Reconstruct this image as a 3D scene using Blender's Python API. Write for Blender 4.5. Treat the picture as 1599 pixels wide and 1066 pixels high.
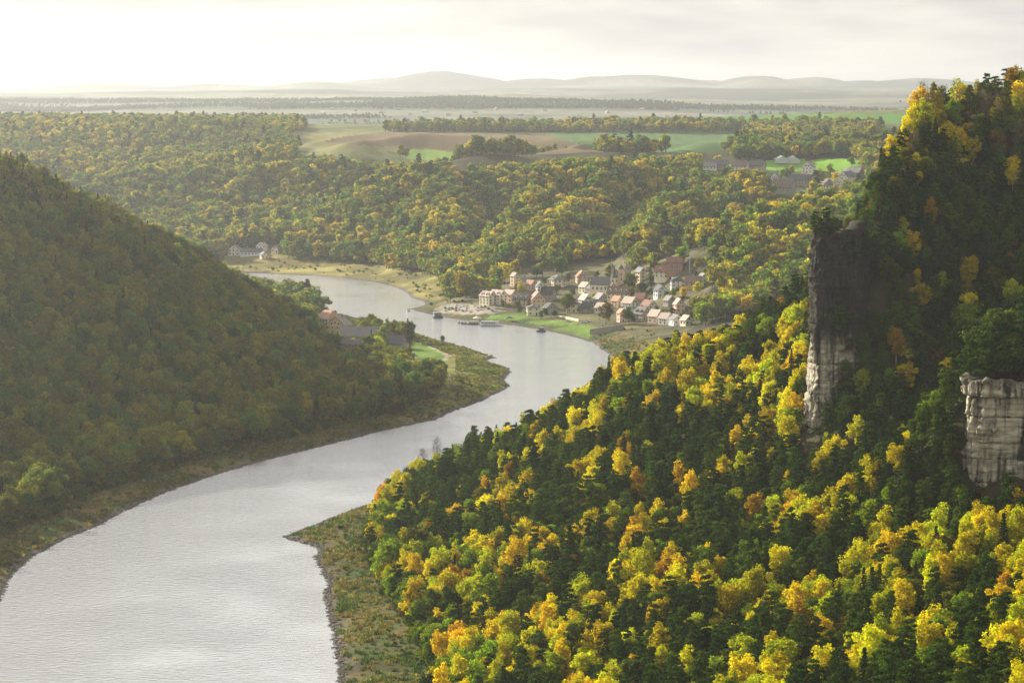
import bpy, bmesh, math, random
import numpy as np
from mathutils import Vector
sc = bpy.context.scene
for o in list(bpy.data.objects): bpy.data.objects.remove(o)
col = sc.collection
rng = np.random.default_rng(11)
random.seed(11)
# ------------------------------------------------------------------ camera
FPX, CAMZ, TP = 4358.0, 190.0, 393.0 / 4358.0          # focal length in photo pixels, eye height over the river, tan(pitch)
PIT = math.atan(TP); CP, SP = math.cos(PIT), math.sin(PIT)
cam = bpy.data.cameras.new('camera'); cam.sensor_width = 36.0; cam.lens = FPX / 1599 * 36
cam.clip_start = 5; cam.clip_end = 60000
camo = bpy.data.objects.new('camera', cam); col.objects.link(camo)
camo.location = (0, 0, CAMZ); camo.rotation_euler = (math.pi / 2 - PIT, 0, 0)
sc.camera = camo
# ------------------------------------------------------------------ sky, sun, exposure
SUN_AZ, SUN_EL = 47.0, 21.0                             # degrees left of the view axis, above the horizon
world = bpy.data.worlds.new('World'); sc.world = world; world.use_nodes = True
nt = world.node_tree; N = nt.nodes; L = nt.links
sky = N.new('ShaderNodeTexSky'); sky.sky_type = 'NISHITA'; sky.sun_disc = False
sky.sun_elevation = math.radians(SUN_EL); sky.sun_rotation = math.radians(-SUN_AZ)
sky.dust_density = 2.0; sky.altitude = 300
tc = N.new('ShaderNodeTexCoord')
mp = N.new('ShaderNodeMapping'); mp.inputs['Scale'].default_value = (1.6, 1.6, 9.0)
cn = N.new('ShaderNodeTexNoise'); cn.inputs['Scale'].default_value = 2.2; cn.inputs['Detail'].default_value = 7; cn.inputs['Roughness'].default_value = .55
cr = N.new('ShaderNodeValToRGB'); cr.color_ramp.elements[0].position = .28; cr.color_ramp.elements[1].position = .62
cr.color_ramp.elements[0].color = (.9, .9, .9, 1); cr.color_ramp.elements[1].color = (.97, .97, .97, 1)
cn2 = N.new('ShaderNodeTexNoise'); cn2.inputs['Scale'].default_value = 7.0; cn2.inputs['Detail'].default_value = 8
cc = N.new('ShaderNodeValToRGB'); cc.color_ramp.elements[0].position = .36; cc.color_ramp.elements[1].position = .62
cc.color_ramp.elements[0].color = (2.35, 2.35, 2.43, 1); cc.color_ramp.elements[1].color = (4.25, 4.1, 3.8, 1)
mx = N.new('ShaderNodeMix'); mx.data_type = 'RGBA'
bg = N['Background']; bg.inputs[1].default_value = .1
L.new(tc.outputs['Generated'], mp.inputs['Vector'])
L.new(mp.outputs[0], cn.inputs['Vector']); L.new(mp.outputs[0], cn2.inputs['Vector'])
L.new(cn.outputs['Fac'], cr.inputs[0]); L.new(cn2.outputs['Fac'], cc.inputs[0])
L.new(cr.outputs[0], mx.inputs[0]); L.new(sky.outputs[0], mx.inputs[6]); L.new(cc.outputs[0], mx.inputs[7])
L.new(mx.outputs[2], bg.inputs[0])
sd = bpy.data.lights.new('sun', 'SUN'); sd.energy = 5.0; sd.angle = math.radians(.6); sd.color = (1, .92, .76)
so = bpy.data.objects.new('sun', sd); col.objects.link(so)
so.rotation_euler = (math.pi / 2 - math.radians(SUN_EL), 0, math.pi + math.radians(SUN_AZ))
vs = sc.view_settings; vs.view_transform = 'Standard'; vs.look = 'None'; vs.gamma = 1; vs.exposure = 1.15; vs.use_curve_mapping = False
cy = sc.cycles
cy.max_bounces = 4; cy.diffuse_bounces = 2; cy.glossy_bounces = 2; cy.transmission_bounces = 2; cy.volume_bounces = 0; cy.transparent_max_bounces = 4
cy.use_denoising = True; cy.caustics_reflective = False; cy.caustics_refractive = False
# ------------------------------------------------------------------ projection helpers (photo pixel <-> place)
def ray(px, py):
    a = (px - 799.5) / FPX; b = (533.0 - py) / FPX
    return np.array([a, CP + b * SP, -SP + b * CP])
def W(px, py, Y, dz=0.0):
    r = ray(px, py); t = Y / r[1]
    return (r[0] * t, Y, CAMZ + r[2] * t + dz)
def G0(px, py):
    r = ray(px, py); t = -CAMZ / r[2]
    return (r[0] * t, r[1] * t)
def project(x, y, z):
    zz = z - CAMZ; d = y * CP - zz * SP; u = y * SP + zz * CP
    return 799.5 + FPX * x / d, 533.0 - FPX * u / d
# ------------------------------------------------------------------ numpy noise
def _hash(i, j, s):
    h = (i * 374761393 + j * 668265263 + s * 1442695041) & 0xffffffff
    h = ((h ^ (h >> 13)) * 1274126177) & 0xffffffff
    return ((h ^ (h >> 16)) & 0xffff) / 65535.0
def vnoise(x, y, s=0):
    x = np.asarray(x, float); y = np.asarray(y, float)
    i = np.floor(x).astype(np.int64); j = np.floor(y).astype(np.int64); u = x - i; v = y - j
    u = u * u * (3 - 2 * u); v = v * v * (3 - 2 * v)
    return (_hash(i, j, s) * (1 - u) + _hash(i + 1, j, s) * u) * (1 - v) + (_hash(i, j + 1, s) * (1 - u) + _hash(i + 1, j + 1, s) * u) * v
def fbm(x, y, s=0, o=4):
    r = 0; a = .5; t = 0
    for k in range(o):
        r = r + a * vnoise(x, y, s + k * 7); t += a; a *= .5; x = x * 2.03 + 11.3; y = y * 2.03 + 5.7
    return r / t
def sstep(a, b, x):
    t = np.clip((x - a) / (b - a), 0, 1); return t * t * (3 - 2 * t)
def inpoly(x, y, P):
    x = np.asarray(x, float); y = np.asarray(y, float); c = np.zeros(x.shape, bool); n = len(P)
    for k in range(n):
        x0, y0 = P[k]; x1, y1 = P[(k + 1) % n]
        if y0 == y1: continue
        c ^= ((y0 > y) != (y1 > y)) & (x < (x1 - x0) * (y - y0) / (y1 - y0) + x0)
    return c
def segdist(x, y, P, closed=True):
    best = np.full(np.shape(x), 1e18); tt = np.zeros(np.shape(x)); n = len(P)
    for k in range(n if closed else n - 1):
        ax, ay = P[k][:2]; bx, by = P[(k + 1) % n][:2]; dx, dy = bx - ax, by - ay
        t = np.clip(((x - ax) * dx + (y - ay) * dy) / (dx * dx + dy * dy + 1e-9), 0, 1)
        d = (x - ax - t * dx) ** 2 + (y - ay - t * dy) ** 2
        m = d < best; best = np.where(m, d, best); tt = np.where(m, k + t, tt)
    return np.sqrt(best), tt
# ------------------------------------------------------------------ the river's outline in plan
left_px = [(0, 940), (12, 905), (40, 875), (100, 842), (150, 822), (190, 800), (250, 772), (310, 750), (400, 722), (500, 697), (600, 672), (680, 655),
           (705, 642), (738, 631), (760, 622), (797, 603), (786, 594), (797, 580), (790, 573), (765, 566), (757, 562), (776, 558), (755, 552), (738, 545),
           (716, 540), (690, 533), (672, 528), (640, 517), (600, 505), (560, 497), (500, 482), (478, 466), (474, 458), (478, 453), (462, 447), (440, 441), (400, 431)]
far_px = [(400, 426.5), (440, 428.5), (480, 430), (540, 434), (590, 441), (620, 449), (637, 458), (643, 465), (662, 471), (664, 476), (640, 482), (650, 486), (683, 493),
          (715, 499), (750, 504), (800, 508), (840, 514), (880, 522), (905, 529), (925, 535)]
right_px = [(640, 765), (560, 792), (500, 816), (445, 837), (456, 843), (480, 849), (500, 856), (492, 868), (498, 884), (512, 905), (506, 925), (514, 960), (522, 1000), (530, 1066)]
RIV = [(-190, -300), (-200, 400), (-215, 700), (-206, 900)] + [G0(*p) for p in left_px] + [(-420, 2800), (-1500, 2700), (-3000, 2500), (-3000, 2620), (-1500, 2820), (-450, 2905)] \
    + [G0(*p) for p in far_px] + [(70, 2000), (66, 1900), (30, 1700), (-10, 1500), (-35, 1390)] + [G0(*p) for p in right_px] + [(-48, 830), (-40, 650), (-60, 300), (-60, -300)]
def rdist(x, y):
    d, _ = segdist(x, y, RIV); d = np.where(inpoly(x, y, RIV), -d, d)
    return d + 2.4 * (fbm(x / 9.0, y / 9.0, 3, 3) - .5) + 1.2 * (vnoise(x / 2.2, y / 2.2, 9) - .5)
# ------------------------------------------------------------------ the land: thin-plate spline through surveyed points + ridges
CT = []
def c3(*p): CT.append(p)
def cW(px, py, Y, dz=0): CT.append(W(px, py, Y, dz))
# left hill: crest, face foot, back
for px, py, Y in [(-300, 170, 1650), (-130, 200, 1690), (0, 240, 1700), (100, 275, 1730), (200, 325, 1770), (300, 376, 1810), (400, 432, 1870), (480, 484, 1940)]: cW(px, py, Y, -20)
for px, py in [(-150, 850), (0, 775), (100, 745), (200, 715), (350, 690), (500, 658), (600, 636), (680, 612)]:
    g = G0(px, py); c3(g[0], g[1], 6)
for p in [(-330, 1300, 42), (-470, 1300, 95), (-330, 1100, 26), (-420, 1000, 45), (-620, 1500, 190), (-300, 800, 18), (-320, 500, 25), (-320, 100, 30), (-260, 1000, 5),
          (-400, 2050, 62), (-290, 2130, 16), (-230, 2250, 5), (-450, 2350, 12), (-620, 2050, 100), (-400, 2600, 5), (-700, 2500, 8), (-900, 2000, 140), (-900, 1200, 170), (-700, 600, 120)]: c3(*p)
# peninsula
for px, py in [(560, 560), (620, 590), (640, 550), (700, 590), (740, 598), (600, 530), (540, 520), (680, 560), (580, 610)]:
    g = G0(px, py); c3(g[0], g[1], 4)
# right slope
for p in [(-55, 960, 2), (-20, 900, 5), (0, 900, 12), (0, 1000, 25), (0, 1100, 38), (2, 1200, 46), (0, 1300, 30), (0, 1400, 7), (-30, 1250, 17), (-45, 1180, 8), (-40, 1080, 7), (-60, 1030, 2),
          (28, 1195, 56), (54, 1180, 66), (84, 1150, 70), (104, 1110, 72), (98, 1040, 60), (92, 1000, 53), (95, 900, 40), (90, 820, 32), (86, 740, 29), (60, 700, 27), (40, 800, 22), (45, 900, 28), (50, 1000, 42), (60, 1080, 58),
          (110, 600, 45), (115, 700, 45), (128, 800, 53), (122, 900, 55), (0, 750, 9), (0, 600, 12), (0, 400, 16), (70, 400, 40), (150, 400, 75), (-20, 200, 20), (100, 100, 60), (-20, 0, 20),
          (133, 832, 57), (142, 834, 59), (160, 830, 62), (150, 862, 102), (168, 872, 106), (190, 900, 112), (182, 845, 72), (215, 870, 112), (230, 800, 95), (152, 905, 74),
          (140, 950, 60), (160, 945, 62), (128, 984, 76), (130, 1000, 94), (137, 1020, 114), (150, 1000, 92), (165, 1050, 124), (178, 1110, 175), (200, 960, 84), (230, 1000, 112), (220, 1100, 172), (300, 1100, 186), (300, 950, 150), (300, 700, 120), (300, 300, 110),
          (90, 1250, 54), (120, 1300, 50), (60, 1300, 48), (130, 1500, 46), (60, 1500, 18), (150, 1800, 22), (90, 1800, 6), (250, 1300, 150), (280, 1500, 110), (320, 1800, 70), (420, 1300, 190), (500, 1700, 150)]: c3(*p)
# village shelf
for px, py, z in [(660, 480, 4), (720, 488, 4), (800, 497, 4), (870, 508, 4), (920, 525, 4), (700, 465, 5), (770, 478, 8), (850, 478, 8), (930, 490, 8), (1000, 510, 8), (1060, 515, 10),
                  (820, 452, 16), (880, 455, 15), (930, 455, 18), (960, 440, 26), (1010, 470, 16), (1050, 420, 42), (1080, 450, 30), (1000, 440, 28), (1100, 490, 16), (1150, 500, 20)]:
    r = ray(px, py); t = (z - CAMZ) / r[2]; c3(r[0] * t, r[1] * t, z)
# far bank, wooded scarp and plateau
for px, py, Y, dz in [(360, 395, 3060, 0), (480, 412, 2960, 0), (560, 424, 2860, 0), (640, 432, 2760, 0), (685, 440, 2680, 0), (640, 410, 2900, 0),
                      (200, 330, 3300, -14), (0, 300, 3400, -14), (-150, 300, 3400, -14), (0, 188, 4200, -15), (-200, 188, 4200, -15), (200, 190, 4150, -15), (400, 200, 4050, -15), (450, 225, 3700, -15),
                      (480, 330, 3250, -14), (560, 300, 3300, -14), (600, 238, 3560, -10), (700, 258, 3150, -14), (800, 255, 3150, -12),
                      (540, 236, 3620, 0), (700, 250, 3560, 0), (800, 252, 3500, 0), (930, 240, 3560, 0), (600, 206, 4420, 0), (700, 207, 4420, 0), (850, 210, 4430, 0), (1000, 208, 4460, 0), (1150, 209, 4460, 0),
                      (950, 187, 5150, 0), (1100, 184, 5250, 0), (1240, 181, 5300, 0), (700, 191, 5150, 0), (500, 196, 5000, 0), (250, 196, 5000, 0), (0, 198, 5000, 0), (1370, 182, 5200, 0), (1600, 182, 5200, 0), (1310, 180, 4550, 0),
                      (760, 360, 2620, -26), (720, 420, 2600, -12), (910, 370, 2700, -34), (1040, 330, 2950, -42), (960, 400, 2480, -13), (1150, 290, 2950, -10), (1060, 380, 2480, -12),
                      (1270, 290, 3000, 0), (1200, 292, 2960, 0), (1330, 280, 3100, 0), (1200, 262, 3250, 0), (1330, 250, 3420, 0), (1150, 257, 3330, 0), (1230, 249, 3420, 0), (1050, 262, 3250, -8), (1000, 243, 3450, -6),
                      (1150, 230, 3900, -12), (1300, 215, 4000, -13), (1450, 260, 3400, 0), (1200, 350, 2700, -38), (1290, 330, 2750, -34), (1450, 330, 2600, 0)]: cW(px, py, Y, dz)
for p in [(-1500, 3200, 40), (-1500, 4200, 125), (-1500, 5000, 125), (1300, 4200, 130), (1300, 3000, 110), (1000, 5200, 140), (-700, 3000, 6), (900, 2400, 110), (600, 2200, 90)]: c3(*p)
CT = np.array(CT); _S = 1000.0
def _U(r2): return np.where(r2 > 1e-12, r2 * np.log(r2 + 1e-12) * .5, 0)
_n = len(CT); _A = np.zeros((_n + 3, _n + 3)); _X = CT[:, :2] / _S
_A[:_n, :_n] = _U(((_X[:, None] - _X[None]) ** 2).sum(-1)) + np.eye(_n) * 2e-5
_A[:_n, _n] = 1; _A[:_n, _n + 1:] = _X; _A[_n:, :_n] = _A[:_n, _n:].T
_w = np.linalg.solve(_A, np.concatenate([CT[:, 2], [0, 0, 0]]))
def tps(x, y):
    x = np.ravel(x) / _S; y = np.ravel(y) / _S; r = np.full(len(x), _w[_n]) + _w[_n + 1] * x + _w[_n + 2] * y
    for k in range(_n): r += _w[k] * _U((x - _X[k, 0]) ** 2 + (y - _X[k, 1]) ** 2)
    return r
RIDGES = [([(115.5, 1001, 138), (121.5, 1028, 147), (131, 1044, 158), (136, 1050, 165), (141, 1058, 172), (163, 1100, 182), (260, 1130, 185)], 16.0, 2.0),
          ([W(965, 254, 2980, -15), W(870, 340, 2680, -15), W(800, 418, 2520, -13)], .8, 16),
          ([W(1075, 300, 2760, -15), W(1010, 360, 2520, -15), W(985, 408, 2430, -13)], .8, 16),
          ([W(700, 262, 3120, -15), W(690, 340, 2850, -15), W(680, 410, 2690, -10)], .8, 16),
          ([W(900, 262, 3060, -15), W(830, 330, 2800, -15), W(760, 400, 2600, -10)], .8, 16),
          ([W(1440, 300, 2500, -15), W(1290, 335, 2350, -15), W(1190, 375, 2250, -15), W(1110, 432, 2180, -12)], .8, 16),
          ([W(560, 250, 3500, -15), W(520, 330, 3250, -15), W(500, 395, 3060, -12)], .5, 16),
          ([W(250, 215, 3950, -15), W(300, 290, 3500, -15), W(330, 370, 3200, -12)], .5, 18)]
FY = [5000, 5500, 6500, 8000, 9500, 11000, 12500, 14500, 16000, 19000, 22000, 38000]
FZ = [118, 108, 96, 110, 140, 148, 138, 163, 156, 180, 194, 120]
FB = [(690, 110, 22000, 420), (610, 122, 22500, 420), (985, 116, 21500, 560), (850, 123, 22000, 420), (1090, 126, 21800, 420), (1185, 116, 21000, 260), (1260, 121, 21300, 330), (1350, 127, 21000, 380), (500, 127, 20500, 330), (165, 130, 20500, 380), (330, 132, 20600, 400), (1450, 123, 21000, 500),
      (860, 140, 15200, 520), (1050, 142, 15000, 460), (1240, 141, 15200, 520), (690, 145, 14600, 420), (600, 151, 13000, 300), (430, 149, 13500, 460), (150, 149, 13500, 520), (1380, 149, 13000, 420), (760, 152, 12000, 300), (1000, 156, 11000, 400), (300, 158, 10500, 420)]
def far_h(x, y):
    z = np.interp(y, FY, FZ) + sstep(5600, 8500, y) * sstep(20000, 15000, y) * 72 * (fbm(x / 1300 + 3, y / 2300, 21, 4) - .5)
    b = np.zeros_like(z)
    for px, py, Y, s in FB:
        cx, _, cz = W(px, py, Y); b = np.maximum(b, (cz - np.interp(Y, FY, FZ) + 8) * np.exp(-((x - cx) / (s * 1.3)) ** 2 - ((y - Y) / 1300) ** 2))
    return z + b * (.76 + .30 * fbm(x / 260, y / 500, 5, 3))
def H(x, y):
    sh = np.shape(x); x = np.ravel(np.asarray(x, float)); y = np.ravel(np.asarray(y, float))
    h = tps(x, y)
    for P, s, k in RIDGES:
        d, t = segdist(x, y, P, False); zz = np.interp(t, np.arange(len(P)), [p[2] for p in P])
        if s > 5:      # the prow: sheer on its river side and at its nose, wooded slope on the gully side
            cr = np.full(len(x), -1.0); bd = np.full(len(x), 1e9)
            for i in range(len(P) - 1):
                ex, ey = P[i + 1][0] - P[i][0], P[i + 1][1] - P[i][1]; m = (t >= i) & (t <= i + 1); cr = np.where(m, (ex * (y - P[i][1]) - ey * (x - P[i][0])) / math.hypot(ex, ey), cr)
            al = (10 * (x - 117) + 29 * (y - 1001)) / 30.7
            s = s + (1.3 - s) * sstep(0, -5, cr) * sstep(-4, 14, al)
        g = zz - s * (np.sqrt(d * d + k * k) - k)
        q = np.clip(.5 + (g - h) / 16.0, 0, 1); h = h * (1 - q) + g * q + 4.0 * q * (1 - q)
    h = h + 5.0 * (fbm(x / 55, y / 55, 31, 3) - .5) * sstep(8, 30, h)
    md = sstep(2250, 2600, y) * sstep(4300, 3500, y) * sstep(25, 70, h)
    h = h + md * (30 * (fbm(x / 170, y / 230, 15, 3) - .5) + 58 * (1 - np.abs(2 * fbm((.9 * x - .4 * y) / 210, (.4 * x + .9 * y) / 640, 19, 2) - 1) - .68))
    f = sstep(5100, 5900, y); h = h * (1 - f) + far_h(x, y) * f
    d = rdist(x, y); dp = np.maximum(d, 0)
    cap = .16 * dp + .0009 * dp ** 2.2
    h = np.maximum(h, 1.6 + 1.2 * fbm(x / 25, y / 25, 77, 3))
    h = np.minimum(h, cap)
    h = np.where(d < 0, np.maximum(d * .35, -3.5), h)
    return h.reshape(sh)
_gy = np.concatenate([np.arange(480, 2400, 4.0), np.arange(2400, 6000, 8.0)])
def G(px, py, ymin=480):
    """first point of the land seen along a photo pixel's ray"""
    r = ray(px, py); yy = _gy[_gy >= ymin]; t = yy / r[1]; z = CAMZ + r[2] * t; h = H(r[0] * t, yy); m = np.where(z <= h)[0]
    if not len(m): return (r[0] * t[-1], yy[-1], float(h[-1]))
    k = m[0]; k0 = max(k - 1, 0); a = z[k0] - h[k0]; b = h[k] - z[k]; q = a / (a + b + 1e-9) if a > 0 else 0
    y = yy[k0] + (yy[k] - yy[k0]) * q; x = r[0] * y / r[1]
    return (float(x), float(y), float(H(np.array([x]), np.array([y]))[0]))
# ------------------------------------------------------------------ materials
MAT = {}
def newmat(name):
    m = bpy.data.materials.new(name); m.use_nodes = True; MAT[name] = m
    t = m.node_tree; return m, t, t.nodes, t.links, t.nodes['Principled BSDF']
def simple(name, c, rough=.8, var=.25, scale=.8, metal=0):
    """plain paint, plaster, wood ... with a little uneven wear"""
    m, t, n, l, b = newmat(name)
    tx = n.new('ShaderNodeTexCoord'); no = n.new('ShaderNodeTexNoise'); no.inputs['Scale'].default_value = scale; no.inputs['Detail'].default_value = 5
    rp = n.new('ShaderNodeValToRGB'); rp.color_ramp.elements[0].position = .3; rp.color_ramp.elements[1].position = .75
    rp.color_ramp.elements[0].color = tuple(v * (1 - var) for v in c) + (1,); rp.color_ramp.elements[1].color = tuple(min(1, v * (1 + var * .5)) for v in c) + (1,)
    l.new(tx.outputs['Object'], no.inputs['Vector']); l.new(no.outputs['Fac'], rp.inputs[0]); l.new(rp.outputs[0], b.inputs['Base Color'])
    b.inputs['Roughness'].default_value = rough; b.inputs['Metallic'].default_value = metal
    if 'Specular IOR Level' in b.inputs: b.inputs['Specular IOR Level'].default_value = .3
    return m
def math_node(n, op, a=None, b=None):
    q = n.new('ShaderNodeMath'); q.operation = op
    if a is not None: q.inputs[0].default_value = a
    if b is not None: q.inputs[1].default_value = b
    return q
def ground_mat():
    m, t, n, l, b = newmat('ground')
    at = n.new('ShaderNodeAttribute'); at.attribute_name = 'soil'
    ge = n.new('ShaderNodeNewGeometry')
    n1 = n.new('ShaderNodeTexNoise'); n1.inputs['Scale'].default_value = .35; n1.inputs['Detail'].default_value = 8; n1.inputs['Roughness'].default_value = .7
    mr = n.new('ShaderNodeMapRange'); mr.inputs[1].default_value = .25; mr.inputs[2].default_value = .75; mr.inputs[3].default_value = .45; mr.inputs[4].default_value = 1.5
    mu = n.new('ShaderNodeVectorMath'); mu.operation = 'SCALE'
    bu = n.new('ShaderNodeBump'); bu.inputs['Strength'].default_value = .9; bu.inputs['Distance'].default_value = .8
    n3 = n.new('ShaderNodeTexNoise'); n3.inputs['Scale'].default_value = .014; n3.inputs['Detail'].default_value = 7; n3.inputs['Roughness'].default_value = .7
    mr3 = n.new('ShaderNodeMapRange'); mr3.inputs[1].default_value = .36; mr3.inputs[2].default_value = .64; mr3.inputs[3].default_value = .5; mr3.inputs[4].default_value = 1.45; pm = math_node(n, 'MULTIPLY')
    l.new(ge.outputs['Position'], n3.inputs['Vector']); l.new(n3.outputs['Fac'], mr3.inputs[0]); l.new(mr.outputs[0], pm.inputs[0]); l.new(mr3.outputs[0], pm.inputs[1])
    l.new(ge.outputs['Position'], n1.inputs['Vector']); l.new(n1.outputs['Fac'], mr.inputs[0])
    l.new(at.outputs['Color'], mu.inputs[0]); l.new(pm.outputs[0], mu.inputs['Scale']); l.new(mu.outputs[0], b.inputs['Base Color'])
    l.new(n1.outputs['Fac'], bu.inputs['Height']); l.new(bu.outputs[0], b.inputs['Normal'])
    b.inputs['Roughness'].default_value = .95; b.inputs['Specular IOR Level'].default_value = .1
    return m
def field_mat(name, c, ang=.3):
    m, t, n, l, b = newmat(name)
    ge = n.new('ShaderNodeNewGeometry'); mp = n.new('ShaderNodeMapping'); mp.inputs['Rotation'].default_value = (0, 0, ang); mp.inputs['Scale'].default_value = (.05, .004, .01)
    n1 = n.new('ShaderNodeTexNoise'); n1.inputs['Scale'].default_value = 1.0; n1.inputs['Detail'].default_value = 6
    rp = n.new('ShaderNodeValToRGB'); rp.color_ramp.elements[0].position = .3; rp.color_ramp.elements[1].position = .7
    rp.color_ramp.elements[0].color = tuple(v * .8 for v in c) + (1,); rp.color_ramp.elements[1].color = tuple(v * 1.15 for v in c) + (1,)
    l.new(ge.outputs['Position'], mp.inputs[0]); l.new(mp.outputs[0], n1.inputs['Vector']); l.new(n1.outputs['Fac'], rp.inputs[0]); l.new(rp.outputs[0], b.inputs['Base Color'])
    b.inputs['Roughness'].default_value = .95; b.inputs['Specular IOR Level'].default_value = .05
    return m
def water_mat():
    m, t, n, l, b = newmat('river_water')
    ge = n.new('ShaderNodeNewGeometry')
    mp = n.new('ShaderNodeMapping'); mp.inputs['Rotation'].default_value = (0, 0, -.25); mp.inputs['Scale'].default_value = (.28, .5, .3)
    n1 = n.new('ShaderNodeTexNoise'); n1.inputs['Scale'].default_value = 1.0; n1.inputs['Detail'].default_value = 6; n1.inputs['Roughness'].default_value = .55
    n2 = n.new('ShaderNodeTexNoise'); n2.inputs['Scale'].default_value = .018; n2.inputs['Detail'].default_value = 4
    mr = n.new('ShaderNodeMapRange'); mr.inputs[1].default_value = .35; mr.inputs[2].default_value = .68; mr.inputs[3].default_value = .3; mr.inputs[4].default_value = 1.0
    bu = n.new('ShaderNodeBump'); bu.inputs['Distance'].default_value = 1.0
    l.new(ge.outputs['Position'], mp.inputs[0]); l.new(mp.outputs[0], n1.inputs['Vector']); l.new(ge.outputs['Position'], n2.inputs['Vector'])
    l.new(n2.outputs['Fac'], mr.inputs[0]); l.new(mr.outputs[0], bu.inputs['Strength']); l.new(n1.outputs['Fac'], bu.inputs['Height'])
    l.new(bu.outputs[0], b.inputs['Normal'])
    b.inputs['Base Color'].default_value = (.95, .96, .97, 1); b.inputs['Roughness'].default_value = .08; b.inputs['Metallic'].default_value = .82
    return m
def leaf_mat(name, trans=.35):
    m, t, n, l, b = newmat(name); n.remove(b); out = n['Material Output']
    at = n.new('ShaderNodeAttribute'); at.attribute_type = 'INSTANCER'; at.attribute_name = 'tint'
    rd = n.new('ShaderNodeAttribute'); rd.attribute_name = 'leafrnd'
    mr = n.new('ShaderNodeMapRange'); mr.inputs[3].default_value = .55; mr.inputs[4].default_value = 1.35
    mu = n.new('ShaderNodeVectorMath'); mu.operation = 'SCALE'
    d = n.new('ShaderNodeBsdfDiffuse'); tr = n.new('ShaderNodeBsdfTranslucent'); mix = n.new('ShaderNodeMixShader'); mix.inputs[0].default_value = trans
    l.new(rd.outputs['Fac'], mr.inputs[0]); l.new(at.outputs['Color'], mu.inputs[0]); l.new(mr.outputs[0], mu.inputs['Scale'])
    l.new(mu.outputs[0], d.inputs[0]); l.new(mu.outputs[0], tr.inputs[0]); l.new(d.outputs[0], mix.inputs[1]); l.new(tr.outputs[0], mix.inputs[2]); l.new(mix.outputs[0], out.inputs[0])
    return m
ground_mat(); water_mat(); leaf_mat('leaf', .5); leaf_mat('needle', .25)
simple('bark', (.07, .05, .035), .9, .4, 2); simple('birch_bark', (.45, .42, .36), .8, .6, 1.5); simple('bare_twig', (.16, .12, .08), .9, .3, 2)
# ------------------------------------------------------------------ object helpers
def tag(o, label=None, cat=None, group=None, kind=None):
    if label: o['label'] = label
    if cat: o['category'] = cat
    if group: o['group'] = group
    if kind: o['kind'] = kind
    return o
def mesh_np(name, V, F, mats, smooth=False, midx=None):
    """V (n,3), F (m,k) arrays -> mesh"""
    me = bpy.data.meshes.new(name); V = np.asarray(V, np.float32); F = np.asarray(F, np.int32); m, k = F.shape
    me.vertices.add(len(V)); me.vertices.foreach_set('co', V.ravel())
    me.loops.add(m * k); me.loops.foreach_set('vertex_index', F.ravel())
    me.polygons.add(m); me.polygons.foreach_set('loop_start', np.arange(0, m * k, k, dtype=np.int32)); me.polygons.foreach_set('loop_total', np.full(m, k, np.int32))
    for q in mats: me.materials.append(q)
    if midx is not None: me.polygons.foreach_set('material_index', np.asarray(midx, np.int32))
    if smooth: me.polygons.foreach_set('use_smooth', np.ones(m, bool))
    me.update(calc_edges=True); me.validate()
    return me
def link(name, me, parent=None, loc=None, rz=None, scale=None):
    o = bpy.data.objects.new(name, me); col.objects.link(o)
    if parent: o.parent = parent
    if loc is not None: o.location = loc
    if rz is not None: o.rotation_euler = (0, 0, rz)
    if scale is not None: o.scale = scale
    return o
# ------------------------------------------------------------------ land colours and regions (traced on the photo, laid on the land)
FIELDS = [('field_brown', 'brown ploughed field on the plateau above the valley woods', (.16, .12, .065), [(535, 214), (605, 206), (720, 207), (850, 211), (900, 224), (945, 237), (930, 245), (800, 253), (740, 243), (690, 236), (640, 231), (560, 226), (500, 222)]),
          ('field_strip', 'narrow light green field strip below the brown field', (.17, .26, .05), [(615, 236), (660, 232), (700, 234), (780, 246), (790, 254), (740, 256), (640, 250)]),
          ('field_green', 'wide green crop field right of the brown field', (.085, .15, .05), [(852, 211), (900, 207), (1150, 207), (1165, 222), (1120, 238), (960, 239), (905, 225)]),
          ('field_crest', 'green field strip along the plateau skyline behind the tree row', (.09, .20, .04), [(880, 190), (1000, 182), (1240, 178), (1420, 178), (1420, 194), (1250, 190), (950, 197)]),
          ('field_olive', 'pale olive stubble field left of the brown field', (.20, .19, .075), [(452, 207), (605, 205), (535, 214), (500, 222), (640, 231), (600, 238), (455, 236)]),
          ('field_bright', 'bright green pasture beside the greenhouses above the village', (.17, .32, .04), [(1120, 261), (1160, 253), (1230, 250), (1335, 247), (1350, 254), (1312, 268), (1200, 266)])]
LAWN = [[(765, 492), (800, 489), (850, 491), (848, 496), (800, 500), (760, 498)], [(815, 503), (850, 498), (900, 503), (898, 508), (840, 508)], [(850, 515), (890, 508), (925, 507), (935, 512), (918, 530), (880, 522)],
        [(644, 533), (665, 538), (700, 553), (702, 562), (690, 570), (668, 565), (645, 552)]]
PATHS = [[(655, 528), (672, 541), (690, 549), (700, 556), (694, 562), (684, 567)]]
CARPARK = [(676, 483), (700, 474), (760, 477), (800, 483), (770, 490), (720, 491), (690, 489)]
ROAD = [(1362, 247), (1345, 253), (1325, 262), (1312, 270), (1322, 278)]
VILLAGE = [(655, 478), (695, 466), (742, 466), (752, 440), (790, 424), (850, 412), (905, 412), (950, 402), (985, 404), (1020, 388), (1105, 392), (1112, 440), (1100, 500), (1000, 565), (920, 545), (640, 492)]
UPPER = [(1195, 262), (1345, 255), (1360, 300), (1290, 312), (1190, 300)]
HAMLET = [(495, 488), (560, 488), (690, 535), (720, 560), (660, 560), (600, 545), (520, 560)]
FARBANK = [(350, 388), (420, 388), (520, 402), (690, 428), (690, 470), (400, 470), (350, 430)]
PENI = [(640, 512), (700, 530), (800, 555), (810, 600), (700, 668), (680, 640), (688, 606), (694, 575), (660, 570), (640, 550)]
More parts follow.
